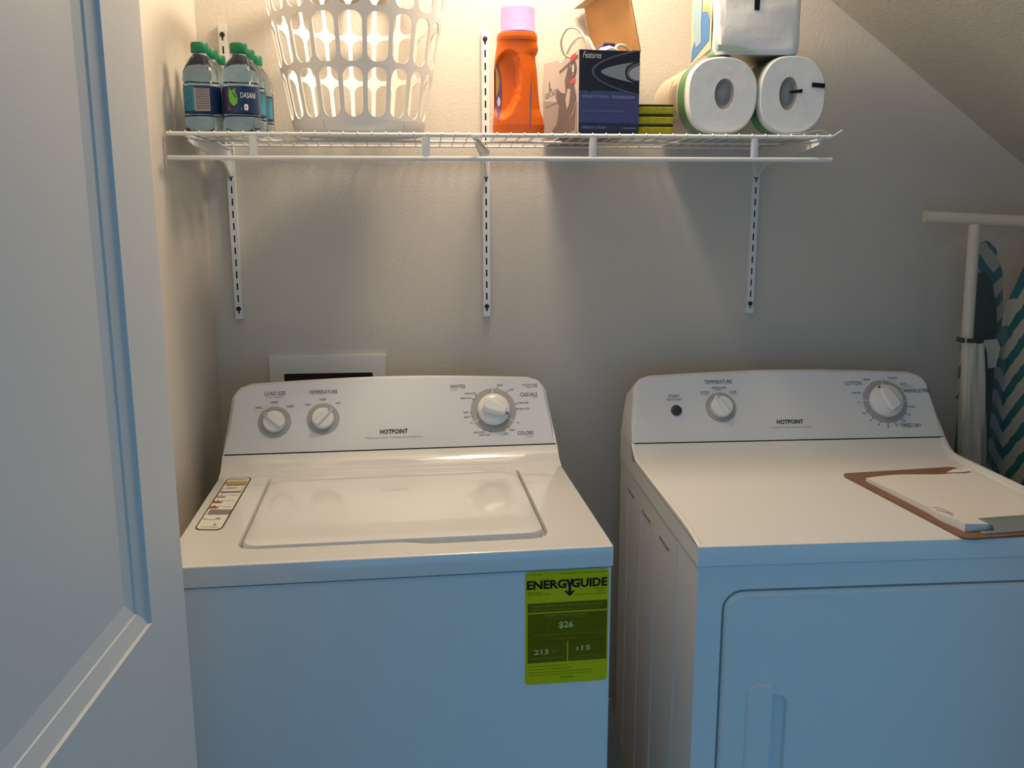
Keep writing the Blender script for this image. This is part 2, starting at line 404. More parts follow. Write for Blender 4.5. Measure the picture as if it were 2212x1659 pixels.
WT = [
 ('LOAD SIZE',0.1015,0.1280,0.0423,0.0081,0),
 ('Super Capacity',0.1016,0.1199,0.0356,0.0051,1),
 ('SMALL',0.0703,0.0977,0.0149,0.0045,0),
 ('LARGE',0.1009,0.1088,0.0150,0.0045,0),
 ('SUPER',0.1329,0.0988,0.0141,0.0045,0),
 ('TEMPERATURE',0.1997,0.1282,0.0590,0.0082,0),
 ('COLD',0.1686,0.1017,0.0123,0.0045,0),
 ('WARM',0.1988,0.1119,0.0133,0.0046,0),
 ('HOT',0.2311,0.1029,0.0095,0.0046,0),
 ('HOTPOINT',0.3446,0.0378,0.0573,0.0100,3),
 ('6 Clothes Care Cycles - 7 Wash/Spin Speed Combinations',0.3452,0.0248,0.1190,0.0050,1),
 ('WHITES',0.4809,0.1326,0.0326,0.0083,0),
 ('CASUALS',0.6329,0.1105,0.0371,0.0083,0),
 ('COLORS',0.6199,0.0254,0.0335,0.0081,0),
 ('BLANCA',0.4736,0.1255,0.0158,0.0036,2),
 ('CASUAL',0.6445,0.1039,0.0130,0.0036,2),
 ('COLORES',0.6283,0.0180,0.0158,0.0035,2),
 ('DRAIN & SPIN',0.5077,0.1162,0.0237,0.0041,0),
 ('RINSE & SOAK',0.4984,0.1061,0.0236,0.0041,0),
 ('LIGHT',0.4968,0.0743,0.0117,0.0046,0),
 ('HEAVY',0.4983,0.0640,0.0127,0.0046,0),
 ('HEAVY',0.5723,0.1332,0.0130,0.0047,0),
 ('LIGHT',0.5956,0.1221,0.0110,0.0047,0),
 ('RINSE & SOAK',0.6196,0.0922,0.0229,0.0041,0),
 ('DRAIN & SPIN',0.6207,0.0787,0.0229,0.0041,0),
 ('OFF',0.5064,0.0505,0.0068,0.0041,1),
 ('OFF',0.6057,0.0483,0.0069,0.0041,1),
 ('HEAVY',0.5927,0.0324,0.0128,0.0046,0),
 ('LIGHT',0.5785,0.0248,0.0108,0.0045,0),
 ('DRAIN & SPIN',0.5219,0.0298,0.0224,0.0040,0),
 ('RINSE & SOAK',0.5333,0.0238,0.0224,0.0040,0),
 ('Pull KNOB to START',0.6370,0.1323,0.0332,0.0042,0),
 ('Push to STOP',0.6415,0.1274,0.0242,0.0042,0),
]
DT = [
 ('START',0.1003,0.1028,0.0254,0.0073,0),
 ('PUSH TO START',0.1005,0.0949,0.0334,0.0047,0),
 ('TEMPERATURE',0.2008,0.1338,0.0606,0.0085,0),
 ('WRINKLE FREE',0.2002,0.1200,0.0318,0.0048,0),
 ('MEDIUM',0.1996,0.1152,0.0143,0.0037,1),
 ('COTTONS',0.1684,0.1105,0.0204,0.0047,0),
 ('REGULAR',0.1679,0.1058,0.0163,0.0037,1),
 ('FLUFF',0.2309,0.1104,0.0144,0.0048,0),
 ('NO HEAT',0.2314,0.1057,0.0154,0.0037,1),
 ('HOTPOINT',0.3470,0.0405,0.0583,0.0098,3),
 ('6 Clothes Care Cycles - Extra Large Capacity',0.3483,0.0280,0.0918,0.0046,1),
 ('COTTONS',0.5012,0.1254,0.0398,0.0086,0),
 ('WRINKLE FREE',0.6405,0.1057,0.0602,0.0086,0),
 ('TIMED DRY',0.6137,0.0267,0.0458,0.0083,0),
 ('LESS DRY',0.5321,0.1335,0.0168,0.0048,0),
 ('MORE DRY',0.5038,0.1029,0.0209,0.0048,0),
 ('OFF',0.5064,0.0810,0.0094,0.0042,1),
 ('MORE DRY',0.5918,0.1358,0.0211,0.0049,0),
 ('LESS DRY',0.6136,0.1219,0.0169,0.0048,0),
 ('DAMP DRY',0.6220,0.1158,0.0211,0.0043,1),
 ('80 MIN',0.6237,0.0687,0.0126,0.0048,0),
 ('70',0.6141,0.0509,0.0052,0.0047,0),
 ('60',0.5999,0.0364,0.0052,0.0047,0),
 ('50',0.5815,0.0274,0.0052,0.0047,0),
 ('40',0.5625,0.0257,0.0052,0.0047,0),
 ('30',0.5414,0.0298,0.0052,0.0047,0),
 ('20',0.5255,0.0400,0.0052,0.0047,0),
 ('10',0.5127,0.0566,0.0052,0.0047,0),
]

# ---- washer
A = thing('washing_machine', 'white top-loading washing machine at left, yellow energy label on its front', 'washing machine', (0, 0, 0), 0.0379)
cab = cabinet_common(A)
# top deck with lid recess
u0, u1, v0, v1 = 0.098, 0.594, 0.058, 0.432
bm = B()
hole = rrect(u0, v0, u1, v1, (0.028, 0.028, 0.004, 0.004), 6)
hole2 = hole[:7] + [(0.250, v0), (0.345, v0), (0.362, v0-0.0015), (0.378, v0-0.0065), (0.394, v0-0.0115), (0.415, v0-0.0130), (0.500, v0-0.0130), (0.558, v0-0.0130), (0.575, v0-0.0110), (0.586, v0-0.0030), (0.592, v0+0.010), (u1, v0+0.026)] + hole[14:]
def deck_outline(k): return rrect(k, -0.003+k, WID-k, 0.448, (0.005, 0.005, 0, 0), 3)
lp = holed(bm, deck_outline(0.0030), [hole2], lambda x, y: (x, y, HT))
prev = lp[0]
for k, z in ((0.0012, HT-0.0005), (0.0003, HT-0.0016), (0.0, HT-0.0032), (0.0, HS)):
    nx_ = [bm.verts.new((x, y, z)) for x, y in deck_outline(k)]; bridge(bm, prev, nx_); prev = nx_
# recess walls and floor
scoop = lambda x, y: (y - (0.010*max(0, min(1, (x-0.36)/0.03)) if (y < v0+0.02 and x > 0.36 and x < 0.575) else 0))
w1 = [bm.verts.new((x+0.0015*(1 if x < 0.3 else -1), y+0.0015*(1 if y < 0.2 else -1), HT-0.003)) for x, y in hole2]
w2 = [bm.verts.new((x+0.003*(1 if x < 0.3 else -1), y+0.003*(1 if y < 0.2 else -1), HT-0.018)) for x, y in hole2]
bridge(bm, lp[1], w1); bridge(bm, w1, w2)
for t_ in tessellate_polygon([[v.co.copy() for v in w2]]): bm.faces.new([w2[q] for q in t_])
# cove up to the console
pr = cove_profile()
ring = [[bm.verts.new((x, v, z)) for v, z in pr] for x in (0, WID)]
for i in range(len(pr)-1): bm.faces.new((ring[0][i], ring[1][i], ring[1][i+1], ring[0][i+1]))
for k in (0, 1):
    b0 = bm.verts.new(((0, WID)[k], 0.448, HS)); b1 = bm.verts.new(((0, WID)[k], 0.622, HS)); b2 = bm.verts.new(((0, WID)[k], 0.622, H0-0.002))
    bm.faces.new(ring[k] + [b2, b1, b0])
top_back = [bm.verts.new(p) for p in ((0, 0.505, H0-0.0015), (WID, 0.505, H0-0.0015), (WID, 0.622, H0-0.002), (0, 0.622, H0-0.002))]
bm.faces.new(top_back)
top = obj('top_panel', bm, enamel_top, A, smooth=True)
# ridge in front of the console
b_ = B(); tube(b_, [(0.10, 0.472, HT+0.0030), (WID-0.09, 0.472, HT+0.0030)], 0.0022, 8); obj('trim_ridge', b_, enamel, top, smooth=True)
# lid
def lid_loop(g, z, sc=0.0):
    out = []
    for x, y in rrect(u0+g, v0+g, u1-g, v1-g*0.3, (0.026, 0.026, 0.004, 0.004), 6):
        out.append((x, y, z))
    return out
b_ = B()
def ll(g, z, frontextra=0):
    out = []
    for x, y, zz in lid_loop(g, z):
        if y < v0+0.03:
            pass
        out.append((x, y, zz))
    return out
loft(b_, [ll(0.009, HT-0.016), ll(0.007, HT-0.012), ll(0.0065, HT-0.002), ll(0.0085, HT+0.0022), ll(0.014, HT+0.0038), ll(0.035, HT+0.0042)])
obj('lid', b_, enamel_top, A, smooth=True)
console(A)
bm = B(); box(bm, (0.004, V0-0.0003, H0-0.0018), (WID-0.004, V0+0.02, H0+0.0006)); obj('seam', bm, dark_m, A)
texts(A, WT)
knob(A, 0.1017, 0.0658, 0.0335, 0.0225, 0.020, math.radians(142))
knob(A, 0.1998, 0.0696, 0.0335, 0.0225, 0.020, math.radians(45))
knob(A, 0.5551, 0.0776, 0.0485, 0.0340, 0.030, math.radians(-24), big=True, ticks=(PI/2, math.radians(212), math.radians(-32)))
dots(A, [(0.5664, 0.1271), (0.5864, 0.1181), (0.5075, 0.0729), (0.5091, 0.0647), (0.574, 0.0325), (0.5853, 0.0388)], 0.0017, ink_red, 'red_dots')
dots(A, [(0.5194, 0.1117), (0.513, 0.1026), (0.6045, 0.0905), (0.6057, 0.0791), (0.5339, 0.0344), (0.5454, 0.0305)], 0.0013, ink, 'black_dots')
# instruction sticker on the deck
def q_deck(a, b, lift):  # a 0..1 across, b 0..1 from back to front
    uu = (0.0182*(1-b)+0.0146*b)*(1-a) + (0.0652*(1-b)+0.0606*b)*a
    vv = (0.4513*(1-b)+0.1585*b)*(1-a) + (0.4513*(1-b)+0.1502*b)*a
    return Vector((uu, vv, HT+lift))
def rr01(x0, y0, x1, y1, rx, ry):
    o = []
    for cx, cy, a0 in ((x0+rx, y0+ry, PI), (x1-rx, y0+ry, 1.5*PI), (x1-rx, y1-ry, 0), (x0+rx, y1-ry, PI/2)):
        for k in range(6):
            a = a0+PI/2*k/5; o.append((cx+rx*math.cos(a), cy+ry*math.sin(a)))
    return o
b_ = B(); flatpoly(b_, rr01(0, 0, 1, 1, 0.22, 0.05), lambda a, b: q_deck(a, b, 0.0004)); st = obj('instruction_sticker', b_, darkbrown, A, label='dark outlined washing instruction sticker')
b_ = B(); flatpoly(b_, rr01(0.05, 0.012, 0.95, 0.988, 0.19, 0.042), lambda a, b: q_deck(a, b, 0.0007)); obj('sticker_face', b_, mat('cream_sticker', (0.72, 0.70, 0.64), 0.4), st)
def strip(x0, y0, x1, y1, m, name='printed_strip'):
    b_ = B(); flatpoly(b_, [(x0, y0), (x1, y0), (x1, y1), (x0, y1)], lambda a, b: q_deck(a, b, 0.0010)); obj(name, b_, m, st)
strip(0.05, 0.085, 0.93, 0.150, stripe_y); strip(0.14, 0.155, 0.93, 0.185, grey_strip)
strip(0.08, 0.300, 0.90, 0.335, grey_strip); strip(0.13, 0.655, 0.95, 0.745, grey_strip)
bmk = B()
for (x0, y0, x1, y1) in ((0.12,0.04,0.85,0.055),(0.25,0.225,0.65,0.24),(0.10,0.235,0.12,0.30),(0.86,0.215,0.89,0.30),(0.1,0.235,0.5,0.24),(0.06,0.41,0.38,0.425),(0.5,0.38,0.85,0.386),(0.5,0.49,0.85,0.496),(0.5,0.60,0.85,0.606),(0.02,0.81,0.2,0.825),(0.55,0.80,0.72,0.83),(0.2,0.83,0.55,0.836),(0.2,0.95,0.8,0.956),(0.6,0.9,0.7,0.93)):
    flatpoly(bmk, [(x0, y0), (x1, y0), (x1, y1), (x0, y1)], lambda a, b: q_deck(a, b, 0.0011))
obj('diagram_lines', bmk, ink_grey, st)
for (cx, cy, m_) in ((0.22, 0.40, ink_grey), (0.22, 0.505, mat('brick_red_print', (0.35, 0.08, 0.04), 0.5)), (0.20, 0.605, mat('brick_red_print', (0.35, 0.08, 0.04), 0.5))):
    b_ = B(); flatpoly(b_, [(cx-0.17, cy-0.03), (cx-0.15, cy+0.03), (cx+0.17, cy+0.03), (cx+0.22, cy-0.02), (cx+0.1, cy+0.005), (cx, cy-0.03), (cx-0.08, cy)], lambda a, b: q_deck(a, b, 0.0012)); obj('drum_diagram', b_, m_, st)
# energy label on the front
EU0, EU1, EZ0, EZ1 = 0.545, 0.679, 0.6847, 0.8765
def ef(a, b, lift=0.0): return Vector((EU0+(EU1-EU0)*a, -0.0006-lift, EZ1-(EZ1-EZ0)*b))
b_ = B(); flatpoly(b_, rr01(0, 0, 1, 1, 0.05, 0.035), lambda a, b: ef(a, b)); eg = obj('energy_label', b_, eg_y, A, label='yellow and olive energy guide label')
def eb(x0, y0, x1, y1): 
    b_ = B(); flatpoly(b_, [(x0, y0), (x1, y0), (x1, y1), (x0, y1)], lambda a, b: ef(a, b, 0.0003)); obj('printed_box', b_, eg_d, eg)
eb(0.03, 0.275, 0.985, 0.355); eb(0.03, 0.368, 0.985, 0.625); eb(0.03, 0.622, 0.505, 0.805); eb(0.52, 0.622, 0.985, 0.805)
def et(rows, m, bold):
    letter_rows(eg, [(s_, x, -y, w, h) for s_, x, y, w, h in rows], m, lambda a, b: ef(a, -b, 0.0006), bold, 0.025)
et([('ENERG', 0.255, 0.1135, 0.47, 0.078), ('GUIDE', 0.765, 0.1135, 0.43, 0.078)], black_m, 0.035)
b_ = B()
flatpoly(b_, [(0.485, 0.074), (0.515, 0.074), (0.530, 0.115), (0.545, 0.074), (0.575, 0.074), (0.545, 0.135), (0.545, 0.195), (0.515, 0.195), (0.515, 0.135)], lambda a, b: ef(a, b, 0.0007))
flatpoly(b_, [(0.47, 0.183), (0.49, 0.173), (0.530, 0.200), (0.57, 0.173), (0.59, 0.183), (0.530, 0.225)], lambda a, b: ef(a, b, 0.0008))
obj('arrow', b_, black_m, eg)
et([('U.S. Government', 0.11, 0.022, 0.17, 0.012), ('Federal law prohibits removal of this label before consumer purchase', 0.70, 0.026, 0.56, 0.012), ('Clothes Washer', 0.115, 0.178, 0.17, 0.014), ('Capacity Class: Standard', 0.165, 0.198, 0.27, 0.014), ('Hotpoint Division', 0.88, 0.170, 0.15, 0.014), ('Models', 0.90, 0.190, 0.09, 0.014), ('Capacity (tub volume): 3.8 cubic feet', 0.78, 0.215, 0.38, 0.014)], mat('olive_ink', (0.20, 0.16, 0.004), 0.6, spec=0.1), 0.01)
et([('Your cost will depend on your utility rates and use', 0.27, 0.838, 0.46, 0.012), ('Cost range based only on standard capacity models', 0.30, 0.865, 0.50, 0.012), ('Estimated operating cost based on six wash loads a week and a national average', 0.43, 0.892, 0.76, 0.012), ('electricity cost of 12 cents per kWh and natural gas cost of $1.09 per therm', 0.43, 0.915, 0.76, 0.012), ('ftc.gov/energy', 0.5, 0.948, 0.16, 0.016)], mat('olive_ink', (0.20, 0.16, 0.004), 0.6, spec=0.1), 0.01)
et([('Compare ONLY to other labels with yellow numbers', 0.50, 0.303, 0.86, 0.030), ('Labels with yellow numbers are based on the same test procedures', 0.48, 0.332, 0.82, 0.016), ('Estimated Yearly Energy Cost', 0.48, 0.388, 0.48, 0.026), ('(when used with an electric water heater)', 0.48, 0.412, 0.42, 0.013), ('Cost Range of Similar Models', 0.5, 0.60, 0.25, 0.014), ('Estimated Yearly Electricity Use', 0.25, 0.765, 0.38, 0.016), ('kWh', 0.35, 0.705, 0.06, 0.018), ('Estimated Yearly Energy Cost', 0.76, 0.762, 0.40, 0.014), ('(when used with a natural gas water heater)', 0.75, 0.785, 0.42, 0.012)], eg_t, 0.01)
et([('$26', 0.49, 0.477, 0.175, 0.066), ('213', 0.195, 0.708, 0.17, 0.046), ('15', 0.735, 0.692, 0.11, 0.044), ('$', 0.63, 0.697, 0.03, 0.036)], eg_t2, 0.02)
b_ = B()
for q in ((0.10, 0.556, 0.95, 0.559), (0.10, 0.53, 0.103, 0.565), (0.30, 0.55, 0.303, 0.57), (0.49, 0.54, 0.495, 0.56), (0.27, 0.49, 0.273, 0.55), (0.94, 0.55, 0.945, 0.575)):
    flatpoly(b_, [(q[0], q[1]), (q[2], q[1]), (q[2], q[3]), (q[0], q[3])], lambda a, b: ef(a, b, 0.0006))
obj('scale_line', b_, eg_t, eg)

# ---- dryer
D = thing('clothes_dryer', 'white front-loading clothes dryer at right with clipboard lying on its top', 'clothes dryer', (0.8162, 0.0108, 0), -0.0132)
# cabinet with a recessed outline for the door on its front
bm = B()
fo = rrect(0.002, 0.02, WID-0.002, HS-0.002, 0)
dh = rrect(0.0425, 0.12, WID-0.0425, 0.8385, (0.03, 0.03, 0.034, 0.034), 6)
lp = holed(bm, fo, [dh], lambda x, z: (x, 0.0, z))
i1 = [bm.verts.new((x, 0.012, z)) for x, z in dh]; bridge(bm, lp[1], i1); bm.faces.new(i1)
bk = [bm.verts.new((x, 0.622, z)) for x, z in fo]; bridge(bm, lp[0], bk); bm.faces.new(bk)
D.scale = (1.007, 1, 1)
cab2 = obj('cabinet', bm, enamel, D)
# door of the dryer with handle pocket
bm = B()
g = 0.0045
dd_o = rrect(0.0425+g, 0.12+g, WID-0.0425-g, 0.8385-g, (0.027, 0.027, 0.030, 0.030), 6)
dd_i = rrect(0.0425+g+0.006, 0.12+g+0.006, WID-0.0425-g-0.006, 0.8385-g-0.006, (0.023, 0.023, 0.026, 0.026), 6)
pocket = rrect(0.1285, 0.42, 0.157, 0.655, (0, 0.018, 0.018, 0), 6)
lp = holed(bm, dd_i, [pocket], lambda x, z: (x, -0.004, z))
e1 = [bm.verts.new((x, 0.001, z)) for x, z in dd_o]; e2 = [bm.verts.new((x, 0.011, z)) for x, z in dd_o]
m1 = [bm.verts.new((x*0.5+y[0]*0.5, -0.0025, z*0.5+y[1]*0.5)) for (x, z), y in zip(dd_o, dd_i)]
bridge(bm, lp[0], m1); bridge(bm, m1, e1); bridge(bm, e1, e2); bm.faces.new(e2)
pk = [bm.verts.new((x-(0.003 if x > 0.14 else 0), 0.003 if x > 0.135 else 0.010, z)) for x, z in pocket]
bridge(bm, lp[1], pk); bm.faces.new(pk)
dor = obj('dryer_door', bm, enamel, D)
bm = B()
hp = rrect(0.0895, 0.42, 0.1290, 0.676, (0.014, 0, 0, 0.016), 6)
hp2 = rrect(0.0925, 0.423, 0.1290, 0.673, (0.012, 0, 0, 0.014), 6)
loft(bm, [[(x, -0.003, z) for x, z in hp], [(x, -0.0052, z) for x, z in hp], [(x, -0.0075-(x-0.09)*0.10, z) for x, z in hp2]])
obj('handle', bm, enamel, dor)
# top panel with cove
bm = B(); pr = cove_profile()
prof = [(-0.004, HS), (-0.004, HT-0.004), (-0.0028, HT-0.0012), (0.0, HT)] + pr + [(0.622, H0-0.0015), (0.622, HS)]
loft(bm, [[(x, v, z) for v, z in prof] for x in (0, WID)])
top2 = obj('top_panel', bm, enamel, D, smooth=True)
for xa, xb in ((0.0, 0.008), (WID-0.012, WID)):
    bm = B(); hgt = 0.007
    pp = [(0.003, HT-0.003), (0.010, HT+hgt*0.15), (0.06, HT+hgt*0.9), (0.12, HT+hgt)] + [(v, z+hgt*(1-(i/8)**2)) for i, (v, z) in enumerate(pr)] + [(0.50, HT-0.002)]
    loft(bm, [[(xa, v, z) for v, z in pp], [(xa+0.002, v, z+0.0010) for v, z in pp], [(xb-0.002, v, z+0.0010) for v, z in pp], [(xb, v, z) for v, z in pp]])
    obj('top_rim', bm, enamel, top2, smooth=True)
console(D)
bm = B(); box(bm, (0.004, V0-0.0003, H0-0.0018), (WID-0.004, V0+0.02, H0+0.0006)); obj('seam', bm, dark_m, D)
texts(D, DT)
knob(D, 0.2002, 0.0758, 0.0335, 0.0235, 0.020, math.radians(118))
knob(D, 0.5653, 0.0825, 0.0490, 0.0365, 0.030, math.radians(118), big=True, ticks=(PI/2, math.radians(176), math.radians(0)))
bm = B(); n = 24
loft(bm, [[con(0.1022+r*math.cos(2*PI*i/n), 0.0704+r*math.sin(2*PI*i/n), z) for i in range(n)] for r, z in ((0.0115, 0), (0.0115, 0.003), (0.010, 0.0042), (0.004, 0.0044))])
obj('start_button', bm, mat('charcoal_button', (0.04, 0.042, 0.05), 0.4), D, smooth=True, label='round charcoal push button')
dots(D, [(0.5436, 0.1268), (0.5191, 0.1004)], 0.0015, ink_red, 'red_dots')
dots(D, [(0.6064, 0.1117), (0.6135, 0.0699), (0.6074, 0.0542), (0.5955, 0.0407), (0.5794, 0.0327), (0.5624, 0.0309), (0.5455, 0.0354), (0.5305, 0.0452), (0.5204, 0.059)], 0.0013, ink, 'black_dots')
# pressed ribs and slots on the left side of the dryer
for v in (0.125, 0.285, 0.41, 0.535):
    b_ = B(); box(b_, (0.0005, v-0.0012, 0.10), (0.0035, v+0.0012, HS-0.045 if v > 0.2 else HS-0.01), 0.0005, 1); obj('pressed_rib', b_, enamel, cab2)
for (va, vb) in ((0.25, 0.18), (0.40, 0.325), (0.545, 0.475)):
    b_ = B(); prism(b_, [(va, HS-0.042), (vb, HS-0.042), (vb, HS-0.047), (va, HS-0.047)], lambda v, z: (0.0022, v, z), lambda v, z: (0.0010, v, z)); obj('slot', b_, mat('slot_shade_grey', (0.25, 0.24, 0.22), 0.6), cab2)  # grey strips paint in the shade of the slots

# ================================================================ WALL STANDARDS, BRACKETS, SHELF
ZSH = 1.5687; YF = 0.4395
def standard(x, ztop, zbot, label):
    T = thing('wall_standard', label, 'shelf standard', (x, YB, zbot), 0, 'slotted standards on the back wall')
    h = ztop-zbot; w = 0.008; d = 0.012
    bm = B()
    slots = []
    z = 0.012
    while z < h-0.02: slots.append(z); z += 0.0260
    hl = [rrect(-0.0016, s, 0.0016, s+0.0150, 0) for s in slots]
    lp = holed(bm, rrect(-w, 0, w, h, 0), hl, lambda a, b: (a, -d, b))
    for l_ in lp[1:]:
        b2 = [bm.verts.new((v.co.x, -d+0.0015, v.co.z)) for v in l_]; bridge(bm, l_, b2)
    o2 = [bm.verts.new((a, 0, b)) for a, b in rrect(-w, 0, w, h, 0)]
    bridge(bm, lp[0], o2)
    ch = obj('channel', bm, std_m, T)
    bm = B(); box(bm, (-w+0.001, -0.006, 0.001), (w-0.001, -0.0005, h-0.001)); obj('channel_shade', bm, dark_m, T)  # dark filler paints in the shade seen through the slots
    for zs in (0.0195+0.0035, 0.0195+0.0035+0.2865, 0.0195+0.0035+0.573):
        if zs < h-0.01:
            bm = B(); lathe(bm, [(0.0052, -d-0.0002), (0.0050, -d-0.0020), (0.0025, -d-0.0028)], (0, 0, zs), 14, axis='Y'); obj('screw', bm, screw_m, T, smooth=True)
    return T
standard(-0.0165, 1.812, 1.1955, 'leftmost slotted white standard on the back wall, behind the water bottles')
standard(0.5320, 1.8075, 1.1950, 'middle slotted white standard on the back wall, left of the orange bottle')
standard(1.1440, 1.8075, 1.1945, 'rightmost slotted white standard on the back wall, below the paper towels')
def bracket(x, label, ang=0.0):
    T = thing('shelf_bracket', label, 'bracket', (x, YB-0.0125, 1.50), ang, 'brackets under the wire shelf')
    bm = B()
    pts = [(0.0, 0.0), (0.0, 0.0625), (-0.325, 0.0625), (-0.327, 0.052), (-0.300, 0.048), (-0.060, 0.028), (-0.015, 0.010)]
    prism(bm, pts, lambda y, z: (-0.0016, y, z), lambda y, z: (0.0016, y, z)); a = obj('arm', bm, std_m, T)
    bm = B(); box(bm, (-0.005, -0.004, 0.003), (0.005, 0.0, 0.06), 0.0008, 1); obj('hook_plate', bm, std_m, T)
    bm = B(); box(bm, (-0.005, -0.327, 0.0595), (0.005, -0.006, 0.0625)); obj('flange', bm, std_m, T)
bracket(-0.0165, 'left white steel bracket under the wire shelf beneath the water bottles')
bracket(0.5320, ang=-0.12, label='middle white steel bracket under the wire shelf left of the orange bottle')
bracket(1.1440, 'right white steel bracket under the wire shelf beneath the paper towels')

SHF = thing('wire_shelf', 'long white wire shelf with a hanging rod below its front edge', 'shelf', (XL+0.006, YF, ZSH))
xo = XL+0.006; xl = 0.001; xr = 1.183-xo; dy = YB-0.0135-YF
def rod(name, pts, r, n=10):
    b_ = B(); tube(b_, pts, r, n); return obj(name, b_, wire_m, SHF, smooth=True)
rod('front_rail', [(xl, 0, 0), (xr, 0, 0)], 0.0040)
rod('middle_rail', [(xl, dy*0.5, -0.002), (xr, dy*0.5, -0.002)], 0.0026)
rod('back_rail', [(xl, dy-0.004, -0.002), (xr, dy-0.004, -0.002)], 0.0026)
rod('hanging_rod', [(xl, -0.001, -0.0425), (xr+0.003, -0.001, -0.0425)], 0.0045)
b_ = B(); tube(b_, [(0, -0.0045, 0.0010), (0, 0.0, 0.0046), (0, 0.006, 0.0030), (0, dy, 0.0022)], 0.0014, 6)
w0 = obj('cross_wire', b_, wire_m, SHF, smooth=True); w0.location = (0.008, 0, 0)
k = 1
while 0.008+k*0.0258 < xr:
    c = w0.copy(); COL.objects.link(c); c.parent = SHF; c.location = (0.008+k*0.0258, 0, 0); k += 1
for i in range(4):
    x = 0.082+i*0.3143+0.008 - xo - 0.002
    b_ = B(); prof = [(0.0065, -0.002), (0.0075, -0.010), (0.0075, -0.036), (0.006, -0.043)]
    lathe(b_, prof, (x, -0.001, 0), 16, sy=0.45); obj('support_post', b_, wire_m, SHF, smooth=True)
rod('bent_end_wire', [(xr-0.004, 0.0, 0.0), (xr+0.006, 0.0, 0.003), (xr+0.021, 0.0, 0.013)], 0.0016)
ZT = ZSH+0.0060       # top of the wires

# ================================================================ LAUNDRY BASKET
T = thing('laundry_basket', 'round white plastic laundry basket with open lattice sides on the wire shelf', 'laundry basket', (0.2725, 0.565, ZT))
zb = ZT
def rad(z): return 0.1255+0.183*(z+zb-1.5747)
NB = 20; KY = 0.925
def bp(th, z, off=0.0):
    r = rad(z)-off; return (r*math.sin(th), -r*KY*math.cos(th), z)
rows = [(1.5995-zb-0.003, 1.692-zb), (1.692-zb, 1.785-zb), (1.785-zb, 1.872-zb)]
def cellmesh(bm, t0, t1, z0, z1, thk=0.0028, zi0=None, zi1=None):
    n = 8; W_ = (t1-t0); H_ = z1-z0
    rw = rad((z0+z1)/2)
    hw = W_*rw
    mx = 0.0042/rw; mz = 0.0045
    rr = 0.017
    rx = rr/rw
    hx0, hx1, hz0, hz1 = t0+mx, t1-mx, z0+mz, z1-mz
    # hole outline + matching outer outline, walked together
    hole = []; outer = []
    def side(ax, az, bx, bz, n, oax, oaz, obx, obz):
        for i in range(n):
            f = i/n
            hole.append((ax+(bx-ax)*f, az+(bz-az)*f)); outer.append((oax+(obx-oax)*f, oaz+(obz-oaz)*f))
    def corner(cx, cz, a0, ocx, ocz):
        for i in range(n):
            a = a0+PI/2*i/n
            hole.append((cx+rx*math.cos(a), cz+rr*math.sin(a)))
            # outer follows the corner
            a_ = (a-a0)/(PI/2)
            outer.append((ocx, ocz))
    segs = [((hx0+rx, hz0), (hx1-rx, hz0)), ((hx1, hz0+rr), (hx1, hz1-rr)), ((hx1-rx, hz1), (hx0+rx, hz1)), ((hx0, hz1-rr), (hx0, hz0+rr))]
    # build loops by angle projection from hole points to outer rectangle
    pts = []
    for (cx, cz, a0) in ((hx0+rx, hz0+rr, PI), (hx1-rx, hz0+rr, 1.5*PI), (hx1-rx, hz1-rr, 0), (hx0+rx, hz1-rr, PI/2)):
        for i in range(n+1):
            a = a0+PI/2*i/n; hp_ = (cx+rx*math.cos(a), cz+rr*math.sin(a))
            # square corner mapping
            ca, sa = math.cos(a), math.sin(a); mxx = max(abs(ca), abs(sa)); qx, qz = ca/mxx, sa/mxx
            ox = t0+(t1-t0)*0.5+( (cx-(t0+t1)/2) + (((t1-t0)/2-abs(cx-(t0+t1)/2))*qx if True else 0))
            oz = z0+(z1-z0)*0.5+( (cz-(z0+z1)/2) + ((z1-z0)/2-abs(cz-(z0+z1)/2))*qz)
            pts.append((hp_, (ox, oz)))
    N = len(pts)
    V = []
    for hp_, op in pts:
        V.append([bm.verts.new(bp(*op)), bm.verts.new(bp(*hp_)), bm.verts.new(bp(*hp_, thk)), bm.verts.new(bp(*op, thk))])
    for i in range(N):
        j = (i+1) % N
        for q in range(3):
            try: bm.faces.new((V[i][q], V[j][q], V[j][q+1], V[i][q+1]))
            except ValueError: pass
bm = B()
for (z0, z1) in rows:
    for k in range(NB):
        t0 = 2*PI*(k-0.5)/NB; cellmesh(bm, t0, t0+2*PI/NB, z0, z1)
bmesh.ops.remove_doubles(bm, verts=bm.verts, dist=0.00002)
obj('lattice_wall', bm, basket_m, T)
bm = B(); n = 60
prof = [(0.02, 0.004), (0.110, 0.004), (0.118, 0.0005), (rad(0)-0.003, 0.0005), (rad(0), 0.004), (rad(rows[0][0]), rows[0][0]+0.0005), (rad(rows[0][0])-0.0028, rows[0][0]+0.0005), (rad(0)-0.003, 0.008), (0.02, 0.008)]
loft(bm, [[(r*math.sin(2*PI*i/n), -r*KY*math.cos(2*PI*i/n), z) for i in range(n)] for r, z in prof])
obj('base', bm, basket_m, T, smooth=True)
bm = B(); zt = rows[-1][1]
prof = [(rad(zt), zt-0.001), (rad(zt)+0.002, zt+0.012), (rad(zt)+0.010, zt+0.016), (rad(zt)+0.010, zt+0.004), (rad(zt)+0.013, zt+0.004), (rad(zt)+0.012, zt+0.019), (rad(zt)-0.002, zt+0.015), (rad(zt)-0.003, zt-0.001)]
loft(bm, [[(r*math.sin(2*PI*i/n), -r*0.90*math.cos(2*PI*i/n), z) for i in range(n)] for r, z in prof+prof[:1]], False, False)
obj('rim', bm, basket_m, T, smooth=True)
